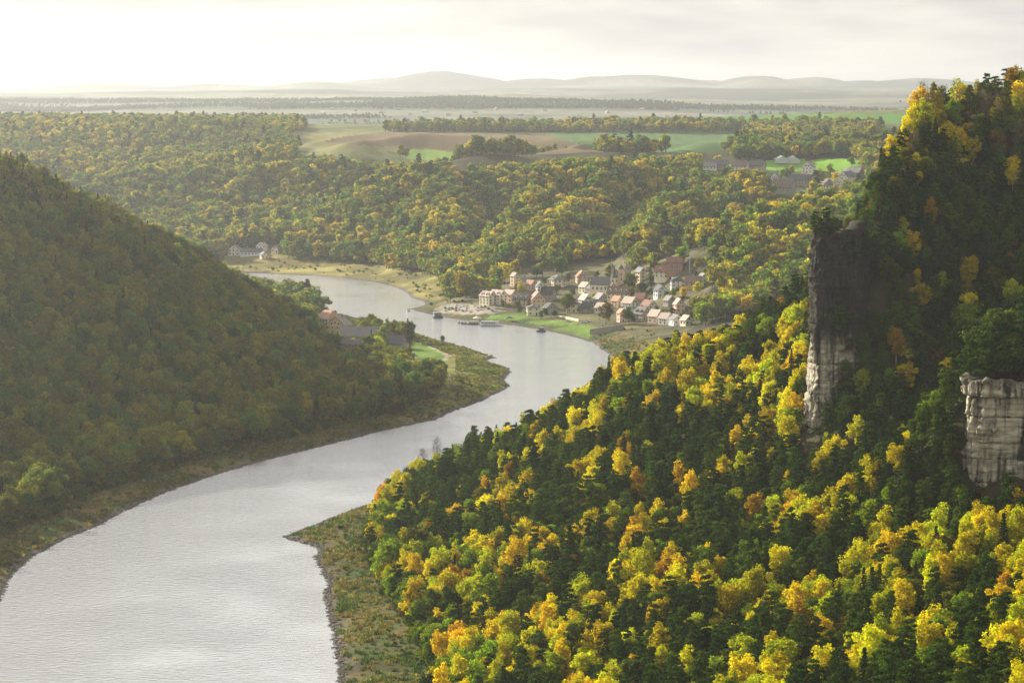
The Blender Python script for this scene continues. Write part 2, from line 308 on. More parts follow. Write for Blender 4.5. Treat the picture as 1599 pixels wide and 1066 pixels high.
RBANK = [(430, 838), (645, 756), (640, 775), (590, 808), (570, 850), (588, 915), (626, 965), (652, 1010), (680, 1080), (640, 1300), (480, 1300), (470, 860)]
# ------------------------------------------------------------------ the ground sheet
rows = np.concatenate([np.arange(-300, 480, 30.), np.arange(480, 640, 8.), np.arange(640, 1500, 4.), np.arange(1500, 2900, 6.5), np.arange(2900, 5600, 14.), 5600 * 1.024 ** np.arange(0, 82)])
u = np.concatenate([np.linspace(-3.2, -1.2, 36)[:-1], np.linspace(-1.2, 1.2, 440), np.linspace(1.2, 3.2, 36)[1:]])
NX, NY = len(u), len(rows)
gx = u[None, :] * (.1835 * np.maximum(rows, 380.)[:, None]); gyy = np.repeat(rows[:, None], NX, 1)
gh = H(gx, gyy); gd = rdist(gx.ravel(), gyy.ravel()).reshape(gx.shape)
gpx, gpy = project(gx, np.maximum(gyy, 50), gh)
# soil colour: forest floor, meadow, dry grass, gravel
def mixc(a, b, f): return a + (np.array(b) - a) * f[..., None]
nz1 = fbm(gx / 30, gyy / 30, 41, 4); nz2 = fbm(gx / 9, gyy / 9, 43, 3)
C = np.zeros(gx.shape + (3,)) + np.array((.055, .05, .022))
open_ = ((gh < 9) & (gd < 75) & (gyy > 400)) | inpoly(gpx, gpy, RBANK) & (gyy < 1400)
C = mixc(C, (.07, .072, .02), sstep(0, 1, open_.astype(float)))  # open bank soil and its dry grass darkened to stand in for shade
C = mixc(C, (.14, .10, .032), open_ * sstep(.46, .6, nz1) * .9)
C = mixc(C, (.04, .075, .018), open_ * sstep(.52, .62, nz2) * sstep(.35, .55, 1 - nz1) * .9)
fb = inpoly(gpx, gpy, FARBANK) & (gyy > 2500) & (gyy < 3250)
C = mixc(C, (.26, .22, .06), fb * (.4 + .6 * sstep(.4, .6, nz1)))
vp = inpoly(gpx, gpy, PENI) & (gyy > 1500) & (gyy < 2350)
C = mixc(C, (.24, .235, .045), vp * sstep(.3, .55, nz2) * .85)
for P in LAWN:
    C = mixc(C, (.13, .215, .03), (inpoly(gpx, gpy, P) & (gyy > 1700) & (gyy < 3000)).astype(float))
vill = inpoly(gpx, gpy, VILLAGE) & (gyy > 2050) & (gyy < 2700) & (gh > 5)
C = mixc(C, (.16, .15, .08), vill * (.3 + .5 * nz2))
up_ = inpoly(gpx, gpy, UPPER) & (gyy > 2700) & (gyy < 3400)
C = mixc(C, (.13, .16, .05), up_.astype(float))
cp = inpoly(gpx, gpy, CARPARK) & (gyy > 2150) & (gyy < 2600)
C = mixc(C, (.30, .265, .21), cp.astype(float))
for P, w_, cc_ in [(PATHS[0], 1.6, (.38, .32, .23)), (ROAD, 6.0, (.34, .33, .33))]:
    PP = [G(*p)[:2] for p in P]; dd, _ = segdist(gx.ravel(), gyy.ravel(), PP, False); C = mixc(C, cc_, (dd.reshape(gx.shape) < w_).astype(float))
C = mixc(C, (.12, .135, .04), sstep(3380, 3450, gyy) * sstep(5600, 5400, gyy))
shore = sstep(7.5, 1.5, gd + 5 * (nz2 - .5)) * (gyy > 300) * (gyy < 3300)
C = mixc(C, (.115, .095, .07), shore); C = mixc(C, (.05, .045, .035), sstep(1.6, .2, gd) * (gyy < 3300))
far = sstep(5400, 5900, gyy); nf = fbm(gx / 900, gyy / 420, 51, 5); nf2 = fbm(gx / 240, gyy / 160, 57, 3)
FC = mixc(np.zeros(C.shape) + np.array((.05, .065, .045)), (.16, .165, .11), sstep(.50, .60, nf)); FC = mixc(FC, (.24, .22, .17), sstep(.6, .7, nf) * sstep(.5, .58, nf2))
C = C * (1 - far[..., None]) + FC * far[..., None]
V = np.stack([gx, gyy, gh], -1).reshape(-1, 3)
ii = np.arange((NY - 1) * NX).reshape(NY - 1, NX)[:, :-1].ravel(); FQ = np.stack([ii, ii + 1, ii + NX + 1, ii + NX], 1)
fid = np.full(len(FQ), -1); mpx = gpx.ravel()[FQ].mean(1); mpy = gpy.ravel()[FQ].mean(1); my = gyy.ravel()[FQ].mean(1)
for k, f in enumerate(FIELDS):
    fid[(my > (3150 if k == 5 else 3380)) & (my < (4200 if k == 5 else 5700)) & inpoly(mpx, mpy, f[3]) & (fid < 0)] = k
def sub_sheet(name, sel, mat, attr=False):
    f = FQ[sel]; us, inv = np.unique(f, return_inverse=True); me = mesh_np(name, V[us], inv.reshape(f.shape), [mat], True)
    if attr:
        a = me.attributes.new('soil', 'FLOAT_COLOR', 'POINT'); a.data.foreach_set('color', np.concatenate([C.reshape(-1, 3)[us], np.ones((len(us), 1))], 1).astype(np.float32).ravel())
    return link(name, me)
tag(sub_sheet('ground', fid < 0, MAT['ground'], True), 'valley floor, wooded slopes and far rolling country', 'ground', kind='structure')
for k, (nm, lb, c, P) in enumerate(FIELDS): tag(sub_sheet('field', fid == k, field_mat(nm, c, .2 + .3 * k)), lb, 'field', kind='structure')
def quadmesh(name, pts, mat): return mesh_np(name, pts, [[0, 1, 2, 3]], [mat])
tag(link('river', quadmesh('river', [(-3000, -300, 0), (400, -300, 0), (400, 3200, 0), (-3000, 3200, 0)], MAT['river_water'])), 'wide silvery river winding through the valley', 'river', kind='structure')
# ------------------------------------------------------------------ haze
m, t, n, l, b = newmat('haze_air'); n.remove(b)
pv = n.new('ShaderNodeVolumePrincipled'); pv.inputs['Density'].default_value = 4.4e-5; pv.inputs['Anisotropy'].default_value = .71; pv.inputs['Color'].default_value = (.92, .96, 1, 1)
l.new(pv.outputs[0], n['Material Output'].inputs['Volume'])
hx, hy0, hy1, hz0, hz1 = 24000, -330, 39500, -6, 480
HV = [(-hx, hy0, hz0), (hx, hy0, hz0), (hx, hy1, hz0), (-hx, hy1, hz0), (-hx, hy0, hz1), (hx, hy0, hz1), (hx, hy1, hz1), (-hx, hy1, hz1)]
tag(link('haze', mesh_np('haze', HV, [[0, 3, 2, 1], [4, 5, 6, 7], [0, 1, 5, 4], [1, 2, 6, 5], [2, 3, 7, 6], [3, 0, 4, 7]], [m])), 'thin pale haze filling the valley air', 'haze', kind='stuff')
# ------------------------------------------------------------------ trees: a few models of each kind
def cards(P, Nn, size, asp=1.0, rs=None):
    """leaf-sized bent quads at P facing Nn"""
    rs = rs or rng; n_ = len(P); Nn = Nn / (np.linalg.norm(Nn, axis=1, keepdims=True) + 1e-9)
    a = rs.normal(size=(n_, 3)); T = np.cross(Nn, a); T /= np.linalg.norm(T, axis=1, keepdims=True) + 1e-9; B = np.cross(Nn, T)
    s = (size * rs.uniform(.6, 1.35, n_))[:, None]
    V = np.stack([P - T * s * asp, P - B * s * .62 + Nn * s * .18, P + T * s * asp, P + B * s * .62 + Nn * s * .18], 1).reshape(-1, 3)
    F = np.arange(n_ * 4).reshape(-1, 4)
    return V, F
def tube(pts, radii, k=6):
    V = []; F = []
    pts = np.array(pts, float)
    for i, p in enumerate(pts):
        d = pts[min(i + 1, len(pts) - 1)] - pts[max(i - 1, 0)]; d /= np.linalg.norm(d) + 1e-9
        a = np.cross(d, (1, 0, 0) if abs(d[0]) < .8 else (0, 1, 0)); a /= np.linalg.norm(a); b_ = np.cross(d, a)
        for q in range(k):
            an = 2 * math.pi * q / k; V.append(p + radii[i] * (math.cos(an) * a + math.sin(an) * b_))
    for i in range(len(pts) - 1):
        for q in range(k): F.append([i * k + q, i * k + (q + 1) % k, (i + 1) * k + (q + 1) % k, (i + 1) * k + q])
    return np.array(V), np.array(F)
def cat(parts):
    Vs = []; Fs = []; o = 0
    for v, f in parts: Vs.append(v); Fs.append(f + o); o += len(v)
    return np.concatenate(Vs), np.concatenate(Fs)
def limbs(rs, Ht, base, tips, r0):
    parts = [tube([(0, 0, -1.5), (0, 0, 0), (rs.normal() * .15, rs.normal() * .15, Ht * .45), (rs.normal() * .3, rs.normal() * .3, Ht * .86)], [r0 * 1.35, r0, r0 * .7, r0 * .12], 6)]
    for c in tips:
        z0 = max(base * .6, min(c[2] * .72, Ht * .7)); p0 = np.array((0, 0, z0)); mid = p0 * .5 + c * .5 + np.array((0, 0, -.4))
        parts.append(tube([p0, mid, c], [r0 * .38, r0 * .24, r0 * .06], 4))
    return cat(parts)
def broadleaf(seed, Ht=15, R=4.6, base=3.5, ncl=26, nl=70, size=.42, tall=1.0, ragged=.35):
    rs = np.random.default_rng(seed); zc = (base + Ht) / 2; rz = (Ht - base) / 2
    lean = rs.normal(size=2) * .5; PP = []; NN = []; tips = []
    for k in range(ncl):
        while True:
            q = rs.uniform(-1, 1, 3)
            if .25 < np.linalg.norm(q) < 1: break
        q = q / np.linalg.norm(q) * rs.uniform(.4, .82)
        rad = R * (1 + ragged * rs.normal() * .5) * (1 - .25 * max(q[2], 0))
        c = np.array((q[0] * rad + lean[0] * q[2], q[1] * rad + lean[1] * q[2], zc + q[2] * rz))
        cr_ = R * rs.uniform(.22, .42); tips.append(c)
        d = rs.normal(size=(nl, 3)); d /= np.linalg.norm(d, axis=1, keepdims=True); d[:, 2] = d[:, 2] * .9 + .12
        rr = cr_ * rs.uniform(.55, 1.12, nl)[:, None]
        PP.append(c + d * rr * np.array((1, 1, .8 * tall))); NN.append(d * .9 + rs.normal(size=(nl, 3)) * .55 + np.array((0, 0, .35)))
    cr_ = cards(np.concatenate(PP), np.concatenate(NN), size, 1.0, rs)
    return cr_, limbs(rs, Ht, base, tips[::3], .02 * Ht * .8)
def pine(seed, Ht=15, R=3.6, base=3.5, ncl=24, nl=95, size=.33):
    rs = np.random.default_rng(seed); PP = []; NN = []; tips = []
    for k in range(ncl):
        f = (k + rs.uniform(0, 1)) / ncl; z = base + (Ht - base) * f; r = R * (1.05 - .82 * f ** 1.6) * rs.uniform(.25, 1.0); a = k * 2.4 + rs.normal() * .5
        c = np.array((math.cos(a) * r, math.sin(a) * r, z + .15 * r)); pr = R * rs.uniform(.34, .56) * (1.08 - .45 * f); tips.append(c)
        d = rs.normal(size=(nl, 3)); d /= np.linalg.norm(d, axis=1, keepdims=True); d[:, 2] = np.abs(d[:, 2]) * .8 - .2
        PP.append(c + d * (pr * rs.uniform(.35, 1.1, nl)[:, None]) * np.array((1, 1, .72))); NN.append(d * .7 + rs.normal(size=(nl, 3)) * .6 + np.array((0, 0, .5)))
    return cards(np.concatenate(PP), np.concatenate(NN), size, 1.15, rs), limbs(rs, Ht, base, tips[::2], .014 * Ht)
def spruce(seed, Ht=18, R=3.1, base=1.5, nlay=22, nl=80, size=.36):
    rs = np.random.default_rng(seed); PP = []; NN = []
    for k in range(nlay):
        f = k / (nlay - 1); z = base + (Ht - base) * f; r = R * (1 - f) ** .85 + .25; nb = max(5, int(11 * (1 - f)) + 3); n_ = int(nl * (1 - .75 * f)) + 10
        a = (rs.integers(0, nb, n_) + rs.normal(size=n_) * .16) * 2 * math.pi / nb + k; rr = r * np.sqrt(rs.uniform(.04, 1, n_)) * (1 + .14 * rs.normal(size=n_))
        PP.append(np.stack([np.cos(a) * rr, np.sin(a) * rr, z - .38 * rr + rs.normal(size=n_) * .16], 1)); NN.append(np.stack([np.cos(a) * .5, np.sin(a) * .5, np.full(n_, .9)], 1) + rs.normal(size=(n_, 3)) * .35)
    return cards(np.concatenate(PP), np.concatenate(NN), size, 1.35, rs), limbs(rs, Ht, base, [], .014 * Ht)
def bare(seed, Ht=12):
    rs = np.random.default_rng(seed); parts = [tube([(0, 0, -1.5), (.1, 0, 4), (.3, .2, 8), (.2, 0, Ht)], [.22, .17, .1, .03], 5)]; PP = []
    for k in range(18):
        z = 2.5 + (Ht - 3.5) * k / 17; a = k * 2.4; ln = rs.uniform(2, 4.2) * (1.1 - .5 * k / 17)
        e = np.array((math.cos(a) * ln, math.sin(a) * ln, z + ln * .75)); parts.append(tube([(0.1, 0, z), e * .5 + np.array((0, 0, z)) * .5 - np.array((0, 0, .1)), e], [.08, .05, .015], 4))
        for q in range(5):
            s = np.array((0.1, 0, z)) + (e - np.array((0.1, 0, z))) * rs.uniform(.35, .95); parts.append(tube([s, s + rs.normal(size=3) * .45 + np.array((0, 0, .9))], [.03, .01], 3)); PP.append(s + rs.normal(size=(7, 3)) * .7)
    P = np.concatenate(PP); 
    return cards(P, rs.normal(size=P.shape), .2, 1, rs), (lambda q: q)(None) or tuple(cat([(v, f) for v, f in parts]))
PROTO = {}
def add_proto(key, ct, leaf, bark):
    (cv, cf), (tv, tf) = ct; rs = np.random.default_rng(len(PROTO))
    cm = mesh_np(key + '_crown', cv, cf, [leaf]); a = cm.attributes.new('leafrnd', 'FLOAT', 'FACE'); a.data.foreach_set('value', rs.uniform(0, 1, len(cf)).astype(np.float32))
    tm = mesh_np(key + '_trunk', tv, tf, [bark], True)
    jv, jf = cat([(cv, cf), (tv, tf)]); jm = mesh_np(key, jv, jf, [leaf, bark], False, np.r_[np.zeros(len(cf)), np.ones(len(tf))])
    a = jm.attributes.new('leafrnd', 'FLOAT', 'FACE'); a.data.foreach_set('value', np.r_[rs.uniform(0, 1, len(cf)), np.zeros(len(tf))].astype(np.float32))
    PROTO[key] = (cm, tm, jm)
LF, ND, BK, BB = MAT['leaf'], MAT['needle'], MAT['bark'], MAT['birch_bark']
KEYS = []
def reg(key, *a): add_proto(key, *a); KEYS.append(key)
for k in range(4): reg('a_birch%d' % k, broadleaf(100 + k, 15.5, 3.4 + .3 * k, 2.5, 34, 80, .34, 1.2, .3), LF, BB)
for k in range(4): reg('b_beech%d' % k, broadleaf(200 + k, 15, 4.9 + .3 * k, 2.5, 34, 90, .40, 1.0, .35), LF, BK)
for k in range(4): reg('c_pine%d' % k, pine(300 + k, 13.5 + .6 * k, 3.7), ND, BK)
for k in range(2): reg('d_spruce%d' % k, spruce(400 + k), ND, BK)
for k in range(2): reg('e_bare%d' % k, bare(500 + k), LF, MAT['bare_twig'])
for k in range(3): reg('f_farleaf%d' % k, broadleaf(600 + k, 15, 5.0, 1.0, 26, 34, .75, 1.0, .35), LF, BK)
for k in range(2): reg('g_farpine%d' % k, pine(700 + k, 15, 3.6, 2.5, 20, 26, .7), ND, BK)
for k in range(2): reg('h_shrub%d' % k, broadleaf(800 + k, 3.2, 2.0, .1, 12, 50, .26, .9, .5), LF, BK)
def tuft(seed):
    rs = np.random.default_rng(seed); n_ = 26; a = rs.uniform(0, 6.283, n_); r = np.sqrt(rs.uniform(0, 1, n_)) * .75; b = np.stack([np.cos(a) * r, np.sin(a) * r, np.zeros(n_)], 1)
    hh = rs.uniform(.3, .85, n_); dr = rs.normal(size=(n_, 2)) * .22; w = rs.uniform(.05, .12, n_); s_ = np.stack([-np.sin(a) * w, np.cos(a) * w, np.zeros(n_)], 1); tip = b + np.stack([dr[:, 0], dr[:, 1], hh], 1); mid = b * .45 + tip * .55
    return (np.stack([b - s_, b + s_, mid + s_ * .9, mid - s_ * .9], 1).reshape(-1, 3).tolist() + np.stack([mid - s_ * .9, mid + s_ * .9, tip + s_ * .2, tip - s_ * .2], 1).reshape(-1, 3).tolist(), np.arange(n_ * 8).reshape(-1, 4))
for k in range(2):
    tv_, tf_ = tuft(900 + k); reg('i_tuft%d' % k, ((np.array(tv_), tf_), tube([(0, 0, -.1), (0, 0, .1)], [.02, .01], 3)), LF, BK)
KI = {k: i for i, k in enumerate(KEYS)}
pcol = bpy.data.collections.new('tree_models')
for k in KEYS: pcol.objects.link(bpy.data.objects.new(k, PROTO[k][2]))
def scatter_group():
    g = bpy.data.node_groups.new('plant_trees', 'GeometryNodeTree')
    g.interface.new_socket('Geometry', in_out='INPUT', socket_type='NodeSocketGeometry'); g.interface.new_socket('Geometry', in_out='OUTPUT', socket_type='NodeSocketGeometry')
    n = g.nodes; l = g.links; i = n.new('NodeGroupInput'); o = n.new('NodeGroupOutput')
    ci = n.new('GeometryNodeCollectionInfo'); ci.inputs['Collection'].default_value = pcol; ci.inputs['Separate Children'].default_value = True; ci.inputs['Reset Children'].default_value = True
    ip = n.new('GeometryNodeInstanceOnPoints'); ip.inputs['Pick Instance'].default_value = True
    def na(name, tp):
        q = n.new('GeometryNodeInputNamedAttribute'); q.data_type = tp; q.inputs['Name'].default_value = name; return q.outputs['Attribute']
    er = n.new('FunctionNodeEulerToRotation'); l.new(na('rot', 'FLOAT_VECTOR'), er.inputs[0])
    l.new(i.outputs[0], ip.inputs['Points']); l.new(ci.outputs[0], ip.inputs['Instance']); l.new(na('pick', 'INT'), ip.inputs['Instance Index'])
    l.new(er.outputs[0], ip.inputs['Rotation']); l.new(na('sizes', 'FLOAT_VECTOR'), ip.inputs['Scale']); l.new(ip.outputs[0], o.inputs[0])
    return g
SG = scatter_group()
def stuff_trees(name, P, pick, rot, size, tint, label):
    me = bpy.data.meshes.new(name); me.vertices.add(len(P)); me.vertices.foreach_set('co', P.astype(np.float32).ravel())
    for nm, tp, dat, fld in (('pick', 'INT', pick.astype(np.int32), 'value'), ('rot', 'FLOAT_VECTOR', np.stack([np.zeros(len(P)), np.zeros(len(P)), rot], 1).astype(np.float32).ravel(), 'vector'),
                             ('sizes', 'FLOAT_VECTOR', size.astype(np.float32).ravel(), 'vector'), ('tint', 'FLOAT_COLOR', np.concatenate([tint, np.ones((len(P), 1))], 1).astype(np.float32).ravel(), 'color')):
        a = me.attributes.new(nm, tp, 'POINT'); a.data.foreach_set(fld, dat)
    o = link(name, me); md = o.modifiers.new('plant', 'NODES'); md.node_group = SG
    return tag(o, label, 'forest', kind='stuff')
# ------------------------------------------------------------------ sandstone cliffs
def rock_mat():
    m, t, n, l, b = newmat('sandstone')
    ge = n.new('ShaderNodeNewGeometry'); mp = n.new('ShaderNodeMapping'); mp.inputs['Scale'].default_value = (.55, .55, .055)
    n1 = n.new('ShaderNodeTexNoise'); n1.inputs['Scale'].default_value = 1; n1.inputs['Detail'].default_value = 6
    mp2 = n.new('ShaderNodeMapping'); mp2.inputs['Scale'].default_value = (.08, .08, .9)
    n2 = n.new('ShaderNodeTexNoise'); n2.inputs['Scale'].default_value = 1; n2.inputs['Detail'].default_value = 7; n2.inputs['Roughness'].default_value = .65
    r1 = n.new('ShaderNodeValToRGB'); e = r1.color_ramp.elements; e[0].position = .34; e[0].color = (.05, .047, .04, 1); e[1].position = .55; e[1].color = (.55, .51, .42, 1)
    r2 = n.new('ShaderNodeValToRGB'); e = r2.color_ramp.elements; e[0].position = .3; e[0].color = (.35, .32, .26, 1); e[1].position = .62; e[1].color = (1.0, .98, .93, 1)
    x = n.new('ShaderNodeMix'); x.data_type = 'RGBA'; x.blend_type = 'MULTIPLY'; x.inputs[0].default_value = 1
    # black weathering crust on the upper ledges: follows the rock's own height, ragged
    at = n.new('ShaderNodeAttribute'); at.attribute_name = 'crust'
    x2 = n.new('ShaderNodeMix'); x2.data_type = 'RGBA'; x2.inputs[7].default_value = (.014, .013, .011, 1)
    bu = n.new('ShaderNodeBump'); bu.inputs['Strength'].default_value = .8; bu.inputs['Distance'].default_value = .5
    l.new(ge.outputs['Position'], mp.inputs[0]); l.new(mp.outputs[0], n1.inputs['Vector']); l.new(ge.outputs['Position'], mp2.inputs[0]); l.new(mp2.outputs[0], n2.inputs['Vector'])
    l.new(n1.outputs['Fac'], r1.inputs[0]); l.new(n2.outputs['Fac'], r2.inputs[0]); l.new(r1.outputs[0], x.inputs[6]); l.new(r2.outputs[0], x.inputs[7])
    l.new(x.outputs[2], x2.inputs[6]); l.new(at.outputs['Fac'], x2.inputs[0]); l.new(x2.outputs[2], b.inputs['Base Color']); l.new(n2.outputs['Fac'], bu.inputs['Height']); l.new(bu.outputs[0], b.inputs['Normal'])
    b.inputs['Roughness'].default_value = .95; b.inputs['Specular IOR Level'].default_value = .1
    return m
RK = rock_mat()
def cliff(label, line, zs, lean, proud, seed, crust0, crust1, joints, name='rock_cliff', thick=5.0, crest=5.0):
    rs = np.random.default_rng(seed); P = np.array(line, float); seg = np.hypot(*np.diff(P, axis=0).T); S = np.r_[0, np.cumsum(seg)]
    us = np.arange(0, S[-1] + .01, .55); X = np.interp(us, S, P[:, 0]); Yc = np.interp(us, S, P[:, 1])
    k = 7; ker = np.ones(k) / k; Xs = np.convolve(np.pad(X, k // 2, 'edge'), ker, 'valid'); Ys = np.convolve(np.pad(Yc, k // 2, 'edge'), ker, 'valid')
    tx = np.gradient(Xs); ty = np.gradient(Ys); ln = np.hypot(tx, ty); nx, ny = ty / ln, -tx / ln          # outward (to the right hand of the line's travel)
    js = rs.uniform(0, S[-1], joints); root = link(name, None, loc=(P[len(P) // 2][0], P[len(P) // 2][1], zs[0])); tag(root, label, 'rock cliff')
    ox, oy, oz = root.location
    for b_ in range(len(zs) - 1):
        z0, z1 = zs[b_], zs[b_ + 1]; nv = max(4, int((z1 - z0) / .6)); vv = np.linspace(0, 1, nv + 1); U, Vv = np.meshgrid(us, vv)
        Z = z0 + (z1 - z0) * Vv; off = proud[b_] * (.35 if b_ < len(zs) - 2 else .8) + 4.2 * (fbm(U / 8, Z / 11, seed, 4) - .5) + 2.0 * (np.abs(fbm(U / 2.6, Z / 1.5, seed + 3, 4) - .5) * 2 - .3) * .9
        jb = np.r_[js, rs.uniform(0, S[-1], max(1, joints // 2))]
        for j in jb: off = off - rs.uniform(.5, 1.4) * np.exp(-((U - j - .6 * (fbm(Z / 4, Z * 0 + j, seed, 2) - .5)) / rs.uniform(.3, .55)) ** 2)
        cw = 1.5 * sstep(.42, .62, fbm(U / 4, U * 0 + b_ * 3.7, seed + 13, 2)); ct = 1.5 * sstep(.42, .62, fbm(U / 4, U * 0 + b_ * 3.7 + 3.7, seed + 13, 2))
        off = off - .5 * (cw * np.exp(-(Vv * (z1 - z0) / .28) ** 2) + ct * np.exp(-((1 - Vv) * (z1 - z0) / .28) ** 2))
        ln_ = lean * (Z - zs[0]) / (zs[-1] - zs[0]); A = np.stack([Xs[None] + nx[None] * (off - ln_), Ys[None] + ny[None] * (off - ln_), Z + .25 * (fbm(U / 3, U * 0 + b_, seed + 9, 2) - .5) + (crest * (fbm(U / 5, U * 0, seed + 19, 3) - .62) * Vv if b_ == len(zs) - 2 else 0)], -1)
        top = A[-1].copy(); top[:, :2] -= np.stack([nx, ny], 1) * thick; bot = A[0].copy(); bot[:, :2] -= np.stack([nx, ny], 1) * thick
        A = np.concatenate([bot[None], A, top[None]], 0); r_, c_ = A.shape[:2]; i0 = np.arange(r_ * c_).reshape(r_, c_)
        F = np.stack([i0[:-1, :-1], i0[:-1, 1:], i0[1:, 1:], i0[1:, :-1]], -1).reshape(-1, 4)
        Fb = np.stack([i0[-1, :-1], i0[-1, 1:], i0[0, 1:], i0[0, :-1]], -1).reshape(-1, 4)
        me = mesh_np('rock_layer', A.reshape(-1, 3) - np.array((ox, oy, oz)), np.concatenate([F, Fb]), [RK], False)
        cu = sstep(crust0, crust1, A[..., 2] + 9 * (fbm(np.broadcast_to(np.r_[us][None], A.shape[:2]) / 2.0, A[..., 2] / 14, seed + 5, 3) - .5)).ravel() * .93
        a = me.attributes.new('crust', 'FLOAT', 'POINT'); a.data.foreach_set('value', cu.astype(np.float32)); link('rock_layer', me, root)
    return root
cliff('tall narrow sandstone cliff on the prow, black above and pale grey below', [(115, 1040), (108, 1016), (105.8, 1003), (107, 995), (112, 991.5), (118.5, 993.5), (124.5, 999), (131, 1008)], [50, 62, 69, 81, 92, 106, 119, 140.5], 2.6, [.7, .2, .8, .1, .6, 0, .5], 3, 94, 104, 5, crest=11)
cliff('broad pale grey sandstone cliff with level cracks at the right edge', [(150, 868), (140, 856), (137.6, 847), (142, 842), (156, 840.5), (171, 841), (190, 845)], [56, 66, 71, 78, 83, 91, 97, 103.5], 1.0, [.6, .2, .7, .1, .3, .9, 2.6], 8, 97, 106, 8)
# ------------------------------------------------------------------ buildings
for nm, c in dict(cream=(.80, .72, .54), white=(.84, .82, .78), ochre=(.60, .42, .17), salmon=(.66, .48, .36), brick=(.36, .20, .14), stone=(.36, .33, .28), peach=(.70, .52, .34), bluewhite=(.60, .65, .70), yellow=(.62, .48, .16)).items(): simple('plaster_' + nm, c, .9, .2, .5)
for nm, c in dict(red=(.27, .125, .08), brown=(.19, .13, .095), slate=(.085, .09, .10), dark=(.06, .055, .05), orange=(.42, .20, .09), rose=(.50, .40, .32), grey=(.22, .21, .20)).items(): simple('roof_' + nm, c, .38, .35, .9)
simple('window_glass', (.035, .045, .055), .15, .1); simple('white_frame', (.75, .74, .70), .6, .1); simple('door_wood', (.14, .08, .05), .7, .2); simple('dark_metal', (.06, .06, .065), .5, .2); simple('pale_metal', (.6, .62, .64), .35, .1); simple('greenhouse_glass', (.62, .68, .68), .2, .15)
class MB:
    """collects boxes, prisms and tubes into one mesh"""
    def __init__(s): s.v = []; s.f = []; s.m = []
    def add(s, V, F, m=0):
        o = len(s.v); s.v += [tuple(v) for v in V]; s.f += [tuple(i + o for i in f) for f in F]; s.m += [m] * len(F); return s
    def box(s, x0, x1, y0, y1, z0, z1, m=0):
        return s.add([(x0, y0, z0), (x1, y0, z0), (x1, y1, z0), (x0, y1, z0), (x0, y0, z1), (x1, y0, z1), (x1, y1, z1), (x0, y1, z1)], [(0, 3, 2, 1), (4, 5, 6, 7), (0, 1, 5, 4), (1, 2, 6, 5), (2, 3, 7, 6), (3, 0, 4, 7)], m)
    def prism(s, prof, y0, y1, m=0):
        n = len(prof); return s.add([(x, y0, z) for x, z in prof] + [(x, y1, z) for x, z in prof], [tuple(range(n)), tuple(range(2 * n - 1, n - 1, -1))] + [(i, n + i, n + (i + 1) % n, (i + 1) % n) for i in range(n)], m)
    def tube(s, pts, rad, k=6, m=0):
        V, F = tube(pts, rad, k); n = len(V); s.add(V, [tuple(f) for f in F], m); o = len(s.v) - n
        s.f += [tuple(o + i for i in range(k))[::-1], tuple(o + n - k + i for i in range(k))]; s.m += [m, m]; return s
    def mesh(s, name, mats):
        me = bpy.data.meshes.new(name); me.from_pydata(s.v, [], s.f); me.validate()
        for q in mats: me.materials.append(q)
        me.polygons.foreach_set('material_index', np.array(s.m[:len(me.polygons)], np.int32)); me.update(); return me
def winmesh(w=1.15, h=1.6):
    return MB().box(-w / 2 - .14, w / 2 + .14, -.10, .05, -h / 2 - .14, h / 2 + .14, 0).box(-w / 2, -.05, -.16, -.08, -h / 2, h / 2, 1).box(.05, w / 2, -.16, -.08, -h / 2, h / 2, 1).mesh('window', [MAT['white_frame'], MAT['window_glass']])
WIN = winmesh(); WINB = winmesh(1.5, 1.9)
DOOR = MB().box(-.75, .75, -.12, .05, 0, 2.5, 0).box(-.55, .55, -.18, -.1, 0, 2.25, 1).mesh('door', [MAT['white_frame'], MAT['door_wood']])
def ridge_roof(w, d, z, rh, ov=.5, th=.3, hip=0.0):
    """roof slabs over a w (x) by d (y) plan, ridge along y"""
    W_, D_ = w / 2 + ov, d / 2 + ov; dz = rh / (w / 2) * ov; hp = hip * D_
    lo = z - dz; hi = z + rh
    b = MB(); V = [(-W_, -D_, lo), (W_, -D_, lo), (W_, D_, lo), (-W_, D_, lo), (0, -D_ + hp, hi), (0, D_ - hp, hi)]
    V2 = [(x, y, q + th) for x, y, q in V]
    F = [(0, 3, 5, 4), (1, 4, 5, 2)] + ([(0, 4, 1), (3, 2, 5)] if hip else [])
    b.add(V2, [f[::-1] for f in F][::1]); b.add(V, F)
    n = 0
    for a, c in ([(0, 3), (2, 1), (0, 1), (2, 3)] if hip else [(0, 3), (2, 1), (0, 4), (4, 1), (2, 5), (5, 3)]): b.add([V[a], V[c], V2[c], V2[a]], [(0, 1, 2, 3)])
    return b
